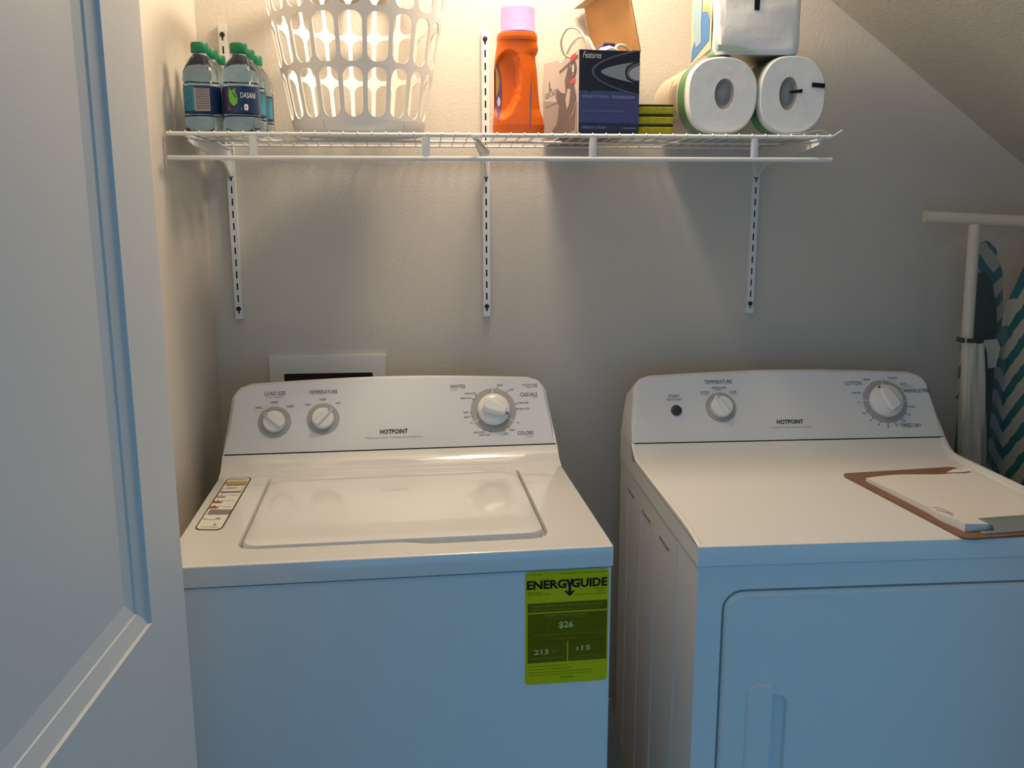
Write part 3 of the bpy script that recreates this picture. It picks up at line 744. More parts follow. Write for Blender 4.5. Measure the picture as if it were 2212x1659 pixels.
for i in range(0, 20, 1):
    a = 2*PI*(i+0.5)/20
    if i % 2 == 0:
        b_ = B(); tube(b_, [bp(a, 0.003, -0.0004), bp(a, rows[0][0], -0.0004)], 0.0009, 5); obj('base_rib', b_, basket_m, T)

# ================================================================ WATER BOTTLES
BR = 0.0340; BH = 0.158
def cyl(r, a, z): return Vector((r*math.sin(a), -r*math.cos(a), z))
def water_bottle(x, y, label, kind):
    T = thing('water_bottle', label, 'water bottle', (x, y, ZT), 0, 'small water bottles at the left end of the shelf')
    h = BH
    prof = [(0.022, 0.002), (0.031, 0.0005), (BR, 0.007), (BR, 0.024), (BR-0.0015, 0.026), (BR, 0.028), (BR-0.001, 0.033), (BR-0.001, h*0.51), (BR, h*0.53), (BR-0.0015, h*0.555), (BR, h*0.58), (BR*0.99, h*0.635), (BR*0.94, h*0.68), (BR*0.82, h*0.735), (BR*0.66, h*0.79), (BR*0.52, h*0.835), (0.0135, h*0.865), (0.0125, h*0.885), (0.0125, h*0.99)]
    b_ = B(); lathe(b_, prof, (0, 0, 0), 36); body = obj('bottle_body', b_, water_m, T, smooth=True)
    b_ = B(); pf = [(0.0150, h*0.888), (0.0158, h*0.893), (0.0158, h*0.985), (0.0145, h), (0.006, h)]
    n = 48; loft(b_, [[((r-(0.0006 if (i % 2 and 0.0157 < r) else 0))*math.cos(2*PI*i/n), (r-(0.0006 if (i % 2 and 0.0157 < r) else 0))*math.sin(2*PI*i/n), z) for i in range(n)] for r, z in pf])
    obj('cap', b_, cap_m, T, smooth=True)
    b_ = B(); n = 40; z0, z1 = h*0.205, h*0.505; r = BR-0.0004
    loft(b_, [[cyl(r, 2*PI*i/n, z) for i in range(n)] for z in (z0, z1)], False, False)
    lab = obj('bottle_label', b_, blab, T, smooth=True)
    def patch(a0, a1, za, zb_, m, name, lift=0.0004):
        b_ = B(); k = 8
        for i in range(k):
            p, q = a0+(a1-a0)*i/k, a0+(a1-a0)*(i+1)/k
            b_.faces.new([b_.verts.new(cyl(r+lift, a, z)) for a, z in ((p, za), (q, za), (q, zb_), (p, zb_))])
        return obj(name, b_, m, lab, smooth=True)
    D_ = math.radians
    if kind == 'facts':
        patch(D_(-80), D_(-12), z0+0.004, z1-0.002, blab_teal, 'facts_panel')
        b_ = B()
        for i in range(9):
            zz = z0+0.008+i*0.0043
            for a0 in (-70, -42):
                for q in range(4):
                    p = D_(a0+q*6); b_.faces.new([b_.verts.new(cyl(r+0.0007, a, z)) for a, z in ((p, zz), (p+D_(5), zz), (p+D_(5), zz+0.0009), (p, zz+0.0009))])
        obj('facts_print', b_, navy_dark, lab)
        patch(D_(-12), D_(34), z0+0.003, z1-0.004, mat('pale_barcode_panel', (0.45, 0.38, 0.40), 0.4), 'barcode_panel', 0.0005)
        b_ = B()
        for i in range(13):
            zz = z0+0.006+i*0.003
            for q in range(5):
                p = D_(-8+q*8); b_.faces.new([b_.verts.new(cyl(r+0.0008, a, z)) for a, z in ((p, zz), (p+D_(8), zz), (p+D_(8), zz+0.0012), (p, zz+0.0012))])
        obj('barcode', b_, ink, lab)
    elif kind == 'front':
        patch(D_(-75), D_(-20), z0+0.002, z1-0.002, mat('plum_label', (0.05, 0.035, 0.10), 0.3), 'plum_panel', 0.0003)
        f = lambda a, z: cyl(r+0.0009, a/r, z)
        b_ = B(); lx, lz = -0.0085, (z0+z1)/2+0.0045
        pts = [(0.000, -0.0165), (0.007, -0.012), (0.0085, -0.004), (0.0065, 0.004), (0.004, 0.009), (0.0055, 0.016), (0.001, 0.012), (-0.003, 0.0105), (-0.006, 0.017), (-0.0085, 0.009), (-0.0085, 0.000), (-0.0065, -0.009)]
        flatpoly(b_, [(lx+a, lz+b) for a, b in pts], f); obj('leaf_print', b_, leaf_m, lab)
        b_ = B(); flatpoly(b_, [(lx+0.0005, lz+0.009), (lx+0.0045, lz+0.001), (lx+0.008, lz-0.003), (lx+0.0035, lz-0.0005), (lx-0.0005, lz+0.006)], lambda a, z: cyl(r+0.0012, a/r, z)); obj('leaf_vein', b_, blab, lab)
        b_ = B(); text(b_, 'DASANI', 0.019, lz+0.003, 0.028, 0.010, lambda a, z: cyl(r+0.0007, a/r, z)); obj('lettering', b_, ink_white, lab)
        b_ = B(); flatpoly(b_, rrect(0.0105, z0+0.0045, 0.0175, z0+0.0155, 0.002, 3), lambda a, z: cyl(r+0.0007, a/r, z)); obj('white_badge', b_, ink_white, lab)
        b_ = B(); flatpoly(b_, rrect(0.0128, z0+0.0080, 0.0152, z0+0.0125, 0.001, 3), lambda a, z: cyl(r+0.0010, a/r, z)); obj('badge_print', b_, ink_red, lab)
        b_ = B()
        for zz in (z0+0.0055, z0+0.0080): flatpoly(b_, [(-0.018, zz), (0.007, zz), (0.007, zz+0.001), (-0.018, zz+0.001)], lambda a, z: cyl(r+0.0007, a/r, z))
        obj('small_print', b_, sky_m, lab)
    else:
        patch(D_(20), D_(75), z0+0.004, z1-0.003, blab_teal, 'facts_panel')
    return T
water_bottle(-0.0075, 0.486, 'water bottle in the front row at left, turned to its teal facts panel and barcode', 'facts')
water_bottle(0.0625, 0.486, 'water bottle in the front row at right, green leaf on its navy label', 'front')
water_bottle(-0.0075, 0.556, 'green-capped water bottle in the middle row behind the barcode bottle', 'plain')
water_bottle(0.0625, 0.556, 'green-capped water bottle in the middle row behind the leaf label bottle', 'plain')
water_bottle(-0.0075, 0.626, 'water bottle in the back row by the left wall', 'plain')
water_bottle(0.0640, 0.626, 'water bottle in the back row beside the laundry basket', 'plain')

# ================================================================ DETERGENT BOTTLE
T = thing('detergent_bottle', 'orange detergent bottle with lavender cap on the wire shelf', 'detergent bottle', (0.585, 0.545, ZT))
# stations: z, xmin, xmax (relative), half depth
PX = 0.585
ST = [(0.0000, -0.047, 0.047, 0.030), (0.0030, -0.0505, 0.0505, 0.0335), (0.020, -0.0510, 0.0520, 0.036), (0.036, -0.0495, 0.0480, 0.036), (0.050, -0.0475, 0.0430, 0.0355), (0.075, -0.0470, 0.0400, 0.035), (0.100, -0.0470, 0.0385, 0.0345), (0.125, -0.0470, 0.0365, 0.034), (0.140, -0.0465, 0.0340, 0.0335), (0.150, -0.0455, 0.0335, 0.033), (0.156, -0.0445, 0.0370, 0.033), (0.163, -0.0435, 0.0390, 0.033), (0.170, -0.0425, 0.0380, 0.0335), (0.178, -0.0415, 0.0365, 0.034), (0.1785, -0.0420, 0.0370, 0.036), (0.1845, -0.0420, 0.0370, 0.037), (0.1905, -0.0410, 0.0360, 0.0365), (0.1925, -0.0360, 0.0315, 0.032)]
def det_station(z):
    for a, b in zip(ST, ST[1:]):
        if a[0] <= z <= b[0]:
            f = (z-a[0])/max(1e-9, b[0]-a[0]); return [a[i]+(b[i]-a[i])*f for i in range(1, 4)]
    return ST[-1][1:]
def det_pt(a, z, off=0.0, raw=False):
    x0, x1, d = det_station(z); cx = (x0+x1)/2; rx = (x1-x0)/2
    e = 2/2.5
    c, s = math.cos(a), math.sin(a)
    X = cx+(rx+off)*math.copysign(abs(c)**e, c); Y = (d+off)*math.copysign(abs(s)**e, s)
    if not raw and s < 0:
        # thumb grip pressed into the side that faces the room
        ex, ez = (X+0.0275-0.10*(z-0.10))/0.0300, (z-0.102)/(0.058 if z > 0.102 else 0.074)
        lean = 0.0
        q = ex*ex+ez*ez
        if q < 1: 
            k = min(1.0, (1-q)/0.50); k = k*k*(3-2*k)
            Y += 0.017*k
    return Vector((X, Y, z))
bm = B(); n = 110; zs = []
z = 0.0
while z < 0.1925: zs.append(z); z += 0.0022
zs = sorted(set(zs + [s[0] for s in ST]))
loft(bm, [[det_pt(2*PI*i/n, z) for i in range(n)] for z in zs])
obj('bottle_body', bm, orange_m, T, smooth=True)
bm = B(); n = 72
pf = [(0.0335, 0.1920), (0.0345, 0.1935), (0.0345, 0.1955), (0.0338, 0.1965), (0.0330, 0.237), (0.0315, 0.2405), (0.029, 0.2415), (0.0275, 0.2395), (0.010, 0.2390)]
loft(bm, [[((r-(0.00012 if (i % 3 == 0 and 0.0329 < r < 0.0339) else 0))*math.cos(2*PI*i/n)-0.0008, (r-(0.00012 if (i % 3 == 0 and 0.0329 < r < 0.0339) else 0))*math.sin(2*PI*i/n), z) for i in range(n)] for r, z in pf])
obj('cap', bm, lav_m, T, smooth=True)
# printed patches that follow the surface: xs, zs polygon by front projection
def det_patch(name, rows_, m, off=0.0006):
    b_ = B(); prev = None
    for (z, xa, xb) in rows_:
        ring_ = []
        for k in range(7):
            xx = xa+(xb-xa)*k/6
            x0, x1, d = det_station(z); cx = (x0+x1)/2; rx = (x1-x0)/2
            c = max(-1, min(1, (xx-cx)/rx)); ca = math.copysign(abs(c)**1.25, c)
            a = -math.acos(max(-1, min(1, ca)))
            p = det_pt(a, z); 
            ring_.append(b_.verts.new((p.x-(0.0004 if xx < -0.03 else 0), p.y-off, p.z)))
        if prev:
            for i in range(6): b_.faces.new((prev[i], prev[i+1], ring_[i+1], ring_[i]))
        prev = ring_
    return obj(name, b_, m, T, smooth=True)
lab = det_patch('side_label', [(0.026+0.108*i/14, -0.0445+0.0022*abs(math.cos(PI*i/14)), -0.0445+0.0115*math.sin(PI*(i+0.6)/15.2)**0.5) for i in range(15)], purple_m)
det_patch('label_stripe', [(0.075+0.055*i/8, -0.0435, -0.0435+0.0065*math.sin(PI*(i+0.5)/9)) for i in range(9)], brownlabel, 0.0010)
det_patch('white_badge', [(0.055+0.020*i/8, -0.0385-0.0032*math.sin(PI*(i+0.2)/8.4), -0.0385+0.0032*math.sin(PI*(i+0.2)/8.4)) for i in range(9)], ink_white, 0.0016)
det_patch('level_window', [(0.008+0.112*i/16, 0.0235-0.004*(1-i/16)-0.0016*math.sin(PI*(i+0.3)/16.6), 0.0235-0.004*(1-i/16)+0.0016*math.sin(PI*(i+0.3)/16.6)) for i in range(17)], slate_m, 0.0007)

# ================================================================ IRON BOX
T = thing('iron_box', 'open steam iron carton with dark blue printed end on the wire shelf', 'cardboard box', (0.6915, 0.455, ZT), math.radians(7))
bw, bd, bh = 0.1195, 0.272, 0.1515; th = 0.0018
bm = B(); box(bm, (0, 0, 0), (bw, bd, th)); bmf = bm; obj('box_bottom', bm, card_m, T)
bm = B(); box(bm, (0, 0, 0), (bw, th, bh)); fr = obj('front_end_panel', bm, navy_dark, T)
bm = B(); box(bm, (0, bd-th, 0), (bw, bd, bh*1.08)); obj('back_end_panel', bm, card_m, T)
bm = B(); box(bm, (bw-th, th, 0), (bw, bd-th, bh)); obj('side_panel', bm, card_m, T, label='right side panel in plain brown cardboard')
bm = B(); prism(bm, [(th, 0), (bd-th, 0), (bd-th, bh*1.09), (bd*0.55, bh*1.02), (bd*0.50, bh*0.97), (th, bh)], lambda y, z: (0, y, z), lambda y, z: (th, y, z)); lf = obj('side_panel', bm, pinkcard, T, label='left side panel printed with a photo of an iron')
# lid hinged along the right top edge, standing up and leaning left
bm = B(); L0 = Vector((bw, 0.0, bh)); L1 = Vector((bw, bd, bh)); lean = Vector((-0.030, 0, 0.128))
ps = [L0, L1, L1+lean*1.02, L0+lean*1.02]; nn = (L1-L0).cross(lean).normalized()*th
loft(bm, [[p for p in ps], [p+nn for p in ps]]); lidp = obj('lid_panel', bm, card_m, T)
a, b = L1+lean*1.02, L0+lean*1.02; tl = Vector((-0.026, 0, -0.004))
bm = B(); ps = [a, b, b+tl+Vector((0, 0.008, 0)), a+tl+Vector((0, -0.006, 0))]; loft(bm, [ps, [p+Vector((0, 0, th)) for p in ps]]); obj('tuck_flap', bm, cardlight, lidp)
# front print
F = lambda a, b, l=0.0: Vector((a*bw, -0.0003-l, (1-b)*bh))
def fbox(x0, y0, x1, y1, m, name='printed_panel'): 
    b_ = B(); flatpoly(b_, [(x0, y0), (x1, y0), (x1, y1), (x0, y1)], lambda a, b: F(a, b)); obj(name, b_, m, fr)
b_ = B(); flatpoly(b_, [(0, 0.485), (0.145, 0.485), (0.175, 0.515), (0.205, 0.485), (1, 0.485), (1, 0.868), (0, 0.868)], lambda a, b: F(a, b)); obj('blue_panel', b_, navy, fr)
fbox(0, 0.868, 1, 1, navy_b)
def band(outer, inner, m, name, l=0.0004):
    b_ = B(); vo = [b_.verts.new(F(*p, l)) for p in outer]; vi = [b_.verts.new(F(*p, l)) for p in inner]
    for i in range(len(outer)-1): b_.faces.new((vo[i], vo[i+1], vi[i+1], vi[i]))
    obj(name, b_, m, fr)
def para(x0, yc, x1, hh, p=2.0, n=14):  # sideways parabola opening right
    return [(x0+(x1-x0)*abs(s)**p, yc+hh*s) for s in [-1+2*i/n for i in range(n+1)]]
band(para(0.20, 0.255, 0.90, 0.265), para(0.245, 0.255, 1.0, 0.262), print_mid, 'soleplate_outline')
band(para(0.235, 0.255, 1.0, 0.262), para(0.30, 0.255, 1.0, 0.215), navy_dark, 'soleplate_gap', 0.0005)
b_ = B(); flatpoly(b_, para(0.35, 0.255, 0.90, 0.125, 1.7, 16) + [(0.78, 0.335), (0.75, 0.255), (0.78, 0.185)], lambda a, b: F(a, b, 0.0006)); obj('soleplate_print', b_, print_grey, fr)
b_ = B(); flatpoly(b_, [(1.0, 0.13), (0.90, 0.15), (0.80, 0.20), (0.77, 0.26), (0.80, 0.32), (0.90, 0.36), (1.0, 0.365)], lambda a, b: F(a, b, 0.0007)); obj('heel_surround', b_, print_mid, fr)  # darker grey printed surround of the heel
b_ = B(); flatpoly(b_, [(1.0, 0.17), (0.92, 0.19), (0.84, 0.23), (0.81, 0.27), (0.85, 0.32), (0.92, 0.345), (1.0, 0.35)], lambda a, b: F(a, b, 0.0009)); obj('heel_print', b_, print_grey2, fr)
def ft(rows_, m, bold=0.0, shear=0.0):
    for big in (True, False):
        L = [q for q in rows_ if (q[4] > 0.025) == big]
        if not L: continue
        for grp in ([[q] for q in L] if big else [L]):
            b_ = B()
            for s_, x, y, w, h in grp: text(b_, s_, x, -y, w, h, lambda a, b: F(a, -b, 0.0010), bold=bold, shear=shear)
            o = obj('lettering' if big else 'small_print', b_, m, fr); o['kind'] = 'stuff'
ft([('Features', 0.205, 0.062, 0.31, 0.075)], ink_white, 0.0, 0.35)
ft([('SMARTSTEAM', 0.265, 0.555, 0.43, 0.036), ('TECHNOLOGY', 0.735, 0.555, 0.40, 0.036), ('XPRESS STEAM', 0.25, 0.928, 0.42, 0.032), ('2 YEAR AÑOS', 0.83, 0.928, 0.25, 0.022)], mat('pale_blue_ink', (0.30, 0.33, 0.48), 0.5), 0.02)
ft([('TECNOLOGÍA SMARTSTEAM', 0.39, 0.725, 0.68, 0.028)], mat('mid_blue_ink', (0.19, 0.22, 0.38), 0.5), 0.02)
ft([('Upgrade your iron: pick your steam and control for', 0.50, 0.615, 0.90, 0.022), ('perfect garments without the guesswork', 0.46, 0.650, 0.80, 0.022), ('Nuestra plancha sabe el vapor y la temperatura', 0.48, 0.790, 0.86, 0.020), ('perfectos para sus prendas sin adivinar', 0.42, 0.825, 0.76, 0.020), ('limited warranty', 0.58, 0.920, 0.17, 0.014), ('garantía limitada', 0.58, 0.942, 0.17, 0.014), ('limited warranty', 0.82, 0.965, 0.28, 0.012)], mat('dim_blue_ink', (0.11, 0.13, 0.26), 0.5), 0.0)
# left side print (y runs back, z up)
G = lambda a, b, l=0.0: Vector((-0.0003-l, a*bd, (1-b)*bh))   # a: 0 at the front edge, 1 at the back
def gp(pts, m, name, l=0.0003):
    b_ = B(); flatpoly(b_, pts, lambda a, b: G(a, b, l)); obj(name, b_, m, lf)
gp([(0.04, 1.0), (1, 1.0), (1, 0.42), (0.62, 0.50), (0.30, 0.62), (0.04, 0.60)], mat('mauve_print', (0.38, 0.30, 0.29), 0.45), 'mauve_panel')
gp([(0.10, 0.45), (0.26, 0.10), (0.36, 0.28), (0.34, 0.45), (0.46, 0.42), (0.55, 0.36), (0.62, 0.44), (0.52, 0.58), (0.58, 0.80), (0.84, 0.93), (0.66, 0.94), (0.30, 0.82), (0.12, 0.68), (0.06, 0.55)][::-1], iron_dark, 'iron_photo', 0.0005)
gp([(0.20, 0.43), (0.28, 0.40), (0.34, 0.52), (0.30, 0.66), (0.24, 0.60)], pinkcard, 'iron_handle_gap', 0.0007)
gp([(0.06, 0.62), (0.14, 0.74), (0.40, 0.86), (0.88, 0.96), (0.60, 0.98), (0.10, 0.94)], mat('maroon_print', (0.17, 0.10, 0.10), 0.45), 'maroon_panel', 0.0006)
gp(circ(0.14, 0.20, 0.075, 16, 0.10), mat('dark_brown_print', (0.07, 0.04, 0.04), 0.4), 'dark_badge', 0.0008)
gp([(0.08, 0.02), (0.21, 0.02), (0.21, 0.09), (0.08, 0.09)], red_m, 'red_mark', 0.0009)
gp([(0.09, 0.31), (0.21, 0.31), (0.21, 0.37), (0.09, 0.37)], red_m, 'red_mark', 0.0009)
gp([(0.03, 0.05), (0.52, 0.13), (0.52, 0.155), (0.03, 0.085)], iron_dark, 'dark_line', 0.0007)
b_ = B(); text(b_, 'DECKER', -0.74, -0.37, 0.40, 0.07, lambda a, b: G(-a, -b, 0.0007)); text(b_, 'Digital Advantage', -0.72, -0.52, 0.42, 0.035, lambda a, b: G(-a, -b, 0.0007)); text(b_, 'L', -0.78, -0.26, 0.08, 0.12, lambda a, b: G(-a, -b, 0.0007), bold=0.02); obj('lettering', b_, iron_dark, lf)
b_ = B(); text(b_, '1', -0.14, -0.19, 0.05, 0.09, lambda a, b: G(-a, -b, 0.0011)); text(b_, 'YEAR', -0.14, -0.26, 0.09, 0.018, lambda a, b: G(-a, -b, 0.0011)); obj('lettering', b_, ink_white, lf)

# steam iron lying in the open carton: heel and cord stick out
I = thing('steam_iron', 'white steam iron with looped white cord sticking out of the open carton', 'iron', (0.746, 0.56, ZT+0.003), math.radians(7))
bm = B()
lp_ = []
for (y, w, z0, z1) in ((-0.088, 0.030, 0.03, 0.155), (-0.07, 0.044, 0.01, 0.162), (0.0, 0.050, 0.006, 0.152), (0.08, 0.032, 0.008, 0.125), (0.13, 0.008, 0.02, 0.07)):
    lp_.append([(w*math.cos(2*PI*i/16), y, (z0+z1)/2+(z1-z0)/2*math.copysign(abs(math.sin(2*PI*i/16))**0.8, math.sin(2*PI*i/16))) for i in range(16)])
loft(bm, lp_); obj('iron_body', bm, cord_m, I, smooth=True)
bm = B(); box(bm, (-0.004, -0.045, 0.140), (0.022, -0.010, 0.172), 0.004); obj('water_tank_cap', bm, bluegel, I, label='dark blue plastic cap')
bm = B(); tube(bm, cat([(-0.040, -0.085, 0.135), (-0.048, -0.080, 0.165), (-0.060, -0.070, 0.188), (-0.078, -0.055, 0.192), (-0.088, -0.045, 0.172), (-0.080, -0.04, 0.148), (-0.055, -0.040, 0.140)]), 0.0034, 10, 0.6); obj('cord', bm, cord_m, I, smooth=True)
bm = B(); tube(bm, cat([(-0.060, 0.030, 0.135), (-0.058, 0.010, 0.165), (-0.045, -0.010, 0.185), (-0.028, -0.02, 0.182), (-0.018, -0.03, 0.160), (-0.010, -0.04, 0.150)]), 0.0034, 10); obj('cord', bm, cord_m, I, smooth=True)
bm = B(); tube(bm, cat([(0.004, -0.078, 0.148), (0.018, -0.072, 0.162), (0.034, -0.068, 0.160), (0.046, -0.060, 0.147)]), 0.0034, 10); obj('cord', bm, cord_m, I, smooth=True)

# ================================================================ SPONGES
for i, nm in enumerate(('lowest', 'middle', 'topmost')):
    zz = ZT+i*0.0188
    T = thing('sponge', 'yellow scouring sponge, %s of the three stacked right of the iron carton' % nm, 'sponge', (0.808, 0.475, zz), 0, 'sponges stacked beside the paper towels')
    bm = B(); box(bm, (0, 0, 0.0002), (0.073, 0.11, 0.0150), 0.003); obj('foam', bm, sponge_y, T)
    bm = B(); box(bm, (0.0005, 0.0005, 0.0152), (0.0725, 0.1095, 0.0186), 0.0012, 1); obj('scouring_pad', bm, sponge_g, T)

# ================================================================ PAPER TOWEL ROLLS
def squircle(cx, cz, rx, rz, y, n=56, p=2.45, wob=0.0, seed=0):
    out = []
    for i in range(n):
        a = 2*PI*i/n; c, s = math.cos(a), math.sin(a); e = 2/p
        k = 1+wob*math.sin(3*a+seed)+wob*0.6*math.sin(5*a+seed*2.1)
        out.append((cx+rx*k*math.copysign(abs(c)**e, c), y, cz+rz*k*math.copysign(abs(s)**e, s)))
    return out
def roll(x0, x1, z0, z1, yf, label, seed, hole_r, hole_off, group=None):
    cx, rx, rz = (x0+x1)/2, (x1-x0)/2, (z1-z0)/2
    T = thing('paper_towel_roll', label, 'paper towels', (cx, yf, z0), 0, 'wrapped paper towels at the right end of the shelf'); cx_ = cx
    cx = 0; cz = rz; L = 0.262
    sq = lambda k, y, hx=1.0: squircle(0, cz, rx*k, rz*k, y, wob=0.006, seed=seed)
    bm = B(); n = 56
    rngs = loft(bm, [sq(0.985, L), sq(1.0, L-0.01), sq(1.0, 0.012), sq(0.985, 0.004), sq(0.94, 0.0)] , True, False)
    hl = [bm.verts.new((hole_off[0]+hole_r[0]*math.cos(2*PI*i/n), 0.001, cz+hole_off[1]+hole_r[1]*math.sin(2*PI*i/n))) for i in range(n)]
    bridge(bm, rngs[-1], hl)
    obj('roll_body', bm, towel_m, T, smooth=True)
    bm = B()
    loft(bm, [[(hole_off[0]+hole_r[0]*k*math.cos(2*PI*i/n), y, cz+hole_off[1]+hole_r[1]*k*math.sin(2*PI*i/n)) for i in range(n)] for k, y in ((1.0, 0.001), (0.97, 0.10), (0.9, 0.20))], False, True)
    obj('cardboard_core', bm, core_m, T, smooth=True)
    bm = B(); loft(bm, [[(hole_off[0]+hole_r[0]*k*math.cos(2*PI*i/n), y, cz+hole_off[1]+hole_r[1]*k*math.sin(2*PI*i/n)) for i in range(n)] for k, y in ((1.06, -0.0004), (0.7, 0.006), (0.3, 0.003))], False, True)
    obj('plastic_wrap', bm, film2_m, T, smooth=True)
    def shell(ya, yb, m, name, k=1.004, a0=0.0, a1=2*PI):
        b_ = B(); A_ = sq(k, ya); C_ = sq(k, yb); nn = len(A_); i0, i1 = int(a0/(2*PI)*nn), int(a1/(2*PI)*nn)
        va = [b_.verts.new(A_[i % nn]) for i in range(i0, i1+1)]; vb = [b_.verts.new(C_[i % nn]) for i in range(i0, i1+1)]
        for i in range(len(va)-1): b_.faces.new((va[i], va[i+1], vb[i+1], vb[i]))
        return obj(name, b_, m, T, smooth=True)
    return T, shell
T, shell = roll(0.8993, 1.0390, ZT, 1.7185, 0.455, 'lower left paper towel roll with green printed wrap beside the sponges', 0.4, (0.0195, 0.0285), (0.004, 0.002))
shell(0.018, 0.060, green_m, 'green_band', 1.004, 0, 2*PI); shell(0.060, 0.066, teal_m, 'teal_band', 1.005, 0, 2*PI)
shell(0.066, 0.25, cream_m, 'printed_wrap', 1.004, 0, 2*PI)
for i in range(9): shell(0.078+i*0.0045, 0.0795+i*0.0045, ink_grey, 'text_line', 1.007, PI*0.92, PI*1.12)
shell(0.125, 0.130, mat('orange_print', (0.55, 0.25, 0.12), 0.4), 'orange_stripe', 1.007, PI*0.85, PI*1.0)
T, shell = roll(1.0405, 1.1745, ZT, 1.7220, 0.455, 'lower right paper towel roll with two black marks on its wrap', 2.0, (0.0185, 0.031), (-0.008, 0.002))
shell(0.018, 0.060, green_m, 'green_band', 1.004, 0, 2*PI); shell(0.066, 0.25, cream_m, 'printed_wrap', 1.004, 0, 2*PI)
bm = B(); box(bm, (0.0300, -0.0022, 0.0905), (0.0560, -0.0012, 0.0990)); o = obj('black_mark', bm, black_m, T); o.rotation_euler = (0, math.radians(4), 0)
bm = B(); prism(bm, [(-0.009, 0.080), (0.018, 0.0845), (0.018, 0.0775), (-0.004, 0.0760)], lambda x, z: (x, -0.0022, z), lambda x, z: (x, -0.0012, z)); obj('black_mark', bm, black_m, T)
# wrap tail lying on the shelf front
bm = B(); pth = cat([(-0.02, -0.004, 0.0008), (0.02, -0.006, 0.0016), (0.045, -0.006, 0.0065), (0.060, -0.005, 0.0075), (0.075, -0.004, 0.0015)])
for a, b in zip(pth, pth[1:]):
    bm.faces.new([bm.verts.new(p) for p in (a, b, b+Vector((0, 0.012, 0)), a+Vector((0, 0.012, 0)))])
obj('wrap_tail', bm, film2_m, T); 
bm = B(); tube(bm, pth, 0.0005, 5); obj('wrap_edge', bm, wire_m, T)
# upper pack
T = thing('paper_towel_pack', 'wrapped paper towel pack stacked on top of the two rolls', 'paper towels', (1.0355, 0.455, 1.7222), 0, 'wrapped paper towels at the right end of the shelf')
bm = B()
def packloop(z, k, sd):
    o = []
    for i, (x, y) in enumerate(rrect(-0.0845*k, 0.0865-0.0865*k, 0.0845*k, 0.0865+0.0865*k, 0.020, 8)):
        w = 0.0012*math.sin(i*1.7+sd*3.1)
        o.append((x+w, y+w, z))
    return o
H_ = 0.190
loft(bm, [packloop(0.0, 0.93, 0), packloop(0.004, 0.98, 0.2)] + [packloop(0.012+(H_-0.024)*i/8, 1.0+0.004*math.sin(i*1.9), i*0.35) for i in range(9)] + [packloop(H_-0.004, 0.98, 1), packloop(H_, 0.92, 1)])
obj('pack_body', bm, towel_m, T, smooth=True)
bm = B(); box(bm, (-0.0125, -0.0022, 0.078), (-0.0025, -0.0012, 0.107)); obj('black_mark', bm, black_m, T)
LX = -0.0862
def lp_print(pts, m, name, l):
    b_ = B(); flatpoly(b_, pts, lambda y, z: (LX-l, y, z)); obj(name, b_, m, T)
lp_print([(0.022, 0.012), (0.160, 0.002), (0.160, 0.188), (0.022, 0.188)], cream_m, 'printed_side', 0.0)
lp_print([(0.034, 0.030), (0.156, 0.006), (0.150, 0.030), (0.110, 0.062), (0.085, 0.092), (0.050, 0.085), (0.034, 0.066)], blue_m, 'blue_print', 0.0006)
lp_print([(0.034, 0.068), (0.050, 0.088), (0.085, 0.097), (0.080, 0.101), (0.046, 0.094), (0.030, 0.074)], yellow_m, 'yellow_print', 0.0008)
lp_print([(0.085, 0.035), (0.120, 0.030), (0.146, 0.070), (0.142, 0.118), (0.110, 0.136), (0.086, 0.120), (0.090, 0.070)], sky_m, 'pale_blue_print', 0.0010)
lp_print([(0.100, 0.136), (0.124, 0.136), (0.120, 0.165), (0.104, 0.165)], mat('violet_print', (0.22, 0.16, 0.30), 0.4), 'violet_print', 0.0010)
bm = B(); flatpoly(bm, [(-0.080, 0.0035), (-0.005, 0.0035), (-0.030, 0.012), (-0.080, 0.016)], lambda x, z: (x, -0.0017, z)); obj('green_print', bm, mat('faint_green_wrap', (0.42, 0.55, 0.42), 0.3), T)

# ================================================================ CLIPBOARD ON THE DRYER
c1 = Vector((1.209, 0.3538, HT+0.0012)); ex = Vector((0.249, 0.025, 0)).normalized(); ey = Vector((0.0246, -0.2487, 0)).normalized()
ang = math.atan2(ex.y, ex.x)
T = thing('clipboard', 'brown hardboard clipboard loaded with paper lying on the dryer top', 'clipboard', c1, ang)
CW, CH = 0.250, 0.366
bm = B(); prism(bm, [(x, -y) for x, y in rrect(0, 0, CW, CH, 0.014)], lambda x, y: (x, y, 0), lambda x, y: (x, y, 0.003)); obj('board', bm, hard_m, T)
P = thing('paper_stack', 'stack of white papers held under the metal clip of the clipboard', 'paper', c1+Vector((0, 0, 0.0032)), ang)
bm = B()
nx, ny = 14, 18
px0, px1, py0, py1 = 0.018, 0.238, 0.057, 0.338
def pz(i, j):
    fx, fy = i/nx, j/ny
    z = 0.0065+0.0045*fy + 0.0012*math.sin(fx*5+fy*3)
    z += 0.004*max(0, fx-0.72)*max(0, 0.25-fy)*10
    z += 0.004*max(0, 0.22-fx)*max(0, fy-0.62)*8
    return z
g_ = [[bm.verts.new((px0+(px1-px0)*i/nx - (0.004*math.sin(PI*(j/ny-0.68)/0.25) if (i == 0 and 0.68 < j/ny < 0.93) else 0), -(py0+(py1-py0)*j/ny) + (0.005*math.sin(6*i/nx) if j == 0 else 0), pz(i, j))) for j in range(ny+1)] for i in range(nx+1)]
for i in range(nx):
    for j in range(ny): bm.faces.new((g_[i][j], g_[i][j+1], g_[i+1][j+1], g_[i+1][j]))
per = [g_[i][0] for i in range(nx+1)] + [g_[nx][j] for j in range(1, ny+1)] + [g_[i][ny] for i in range(nx-1, -1, -1)] + [g_[0][j] for j in range(ny-1, 0, -1)]
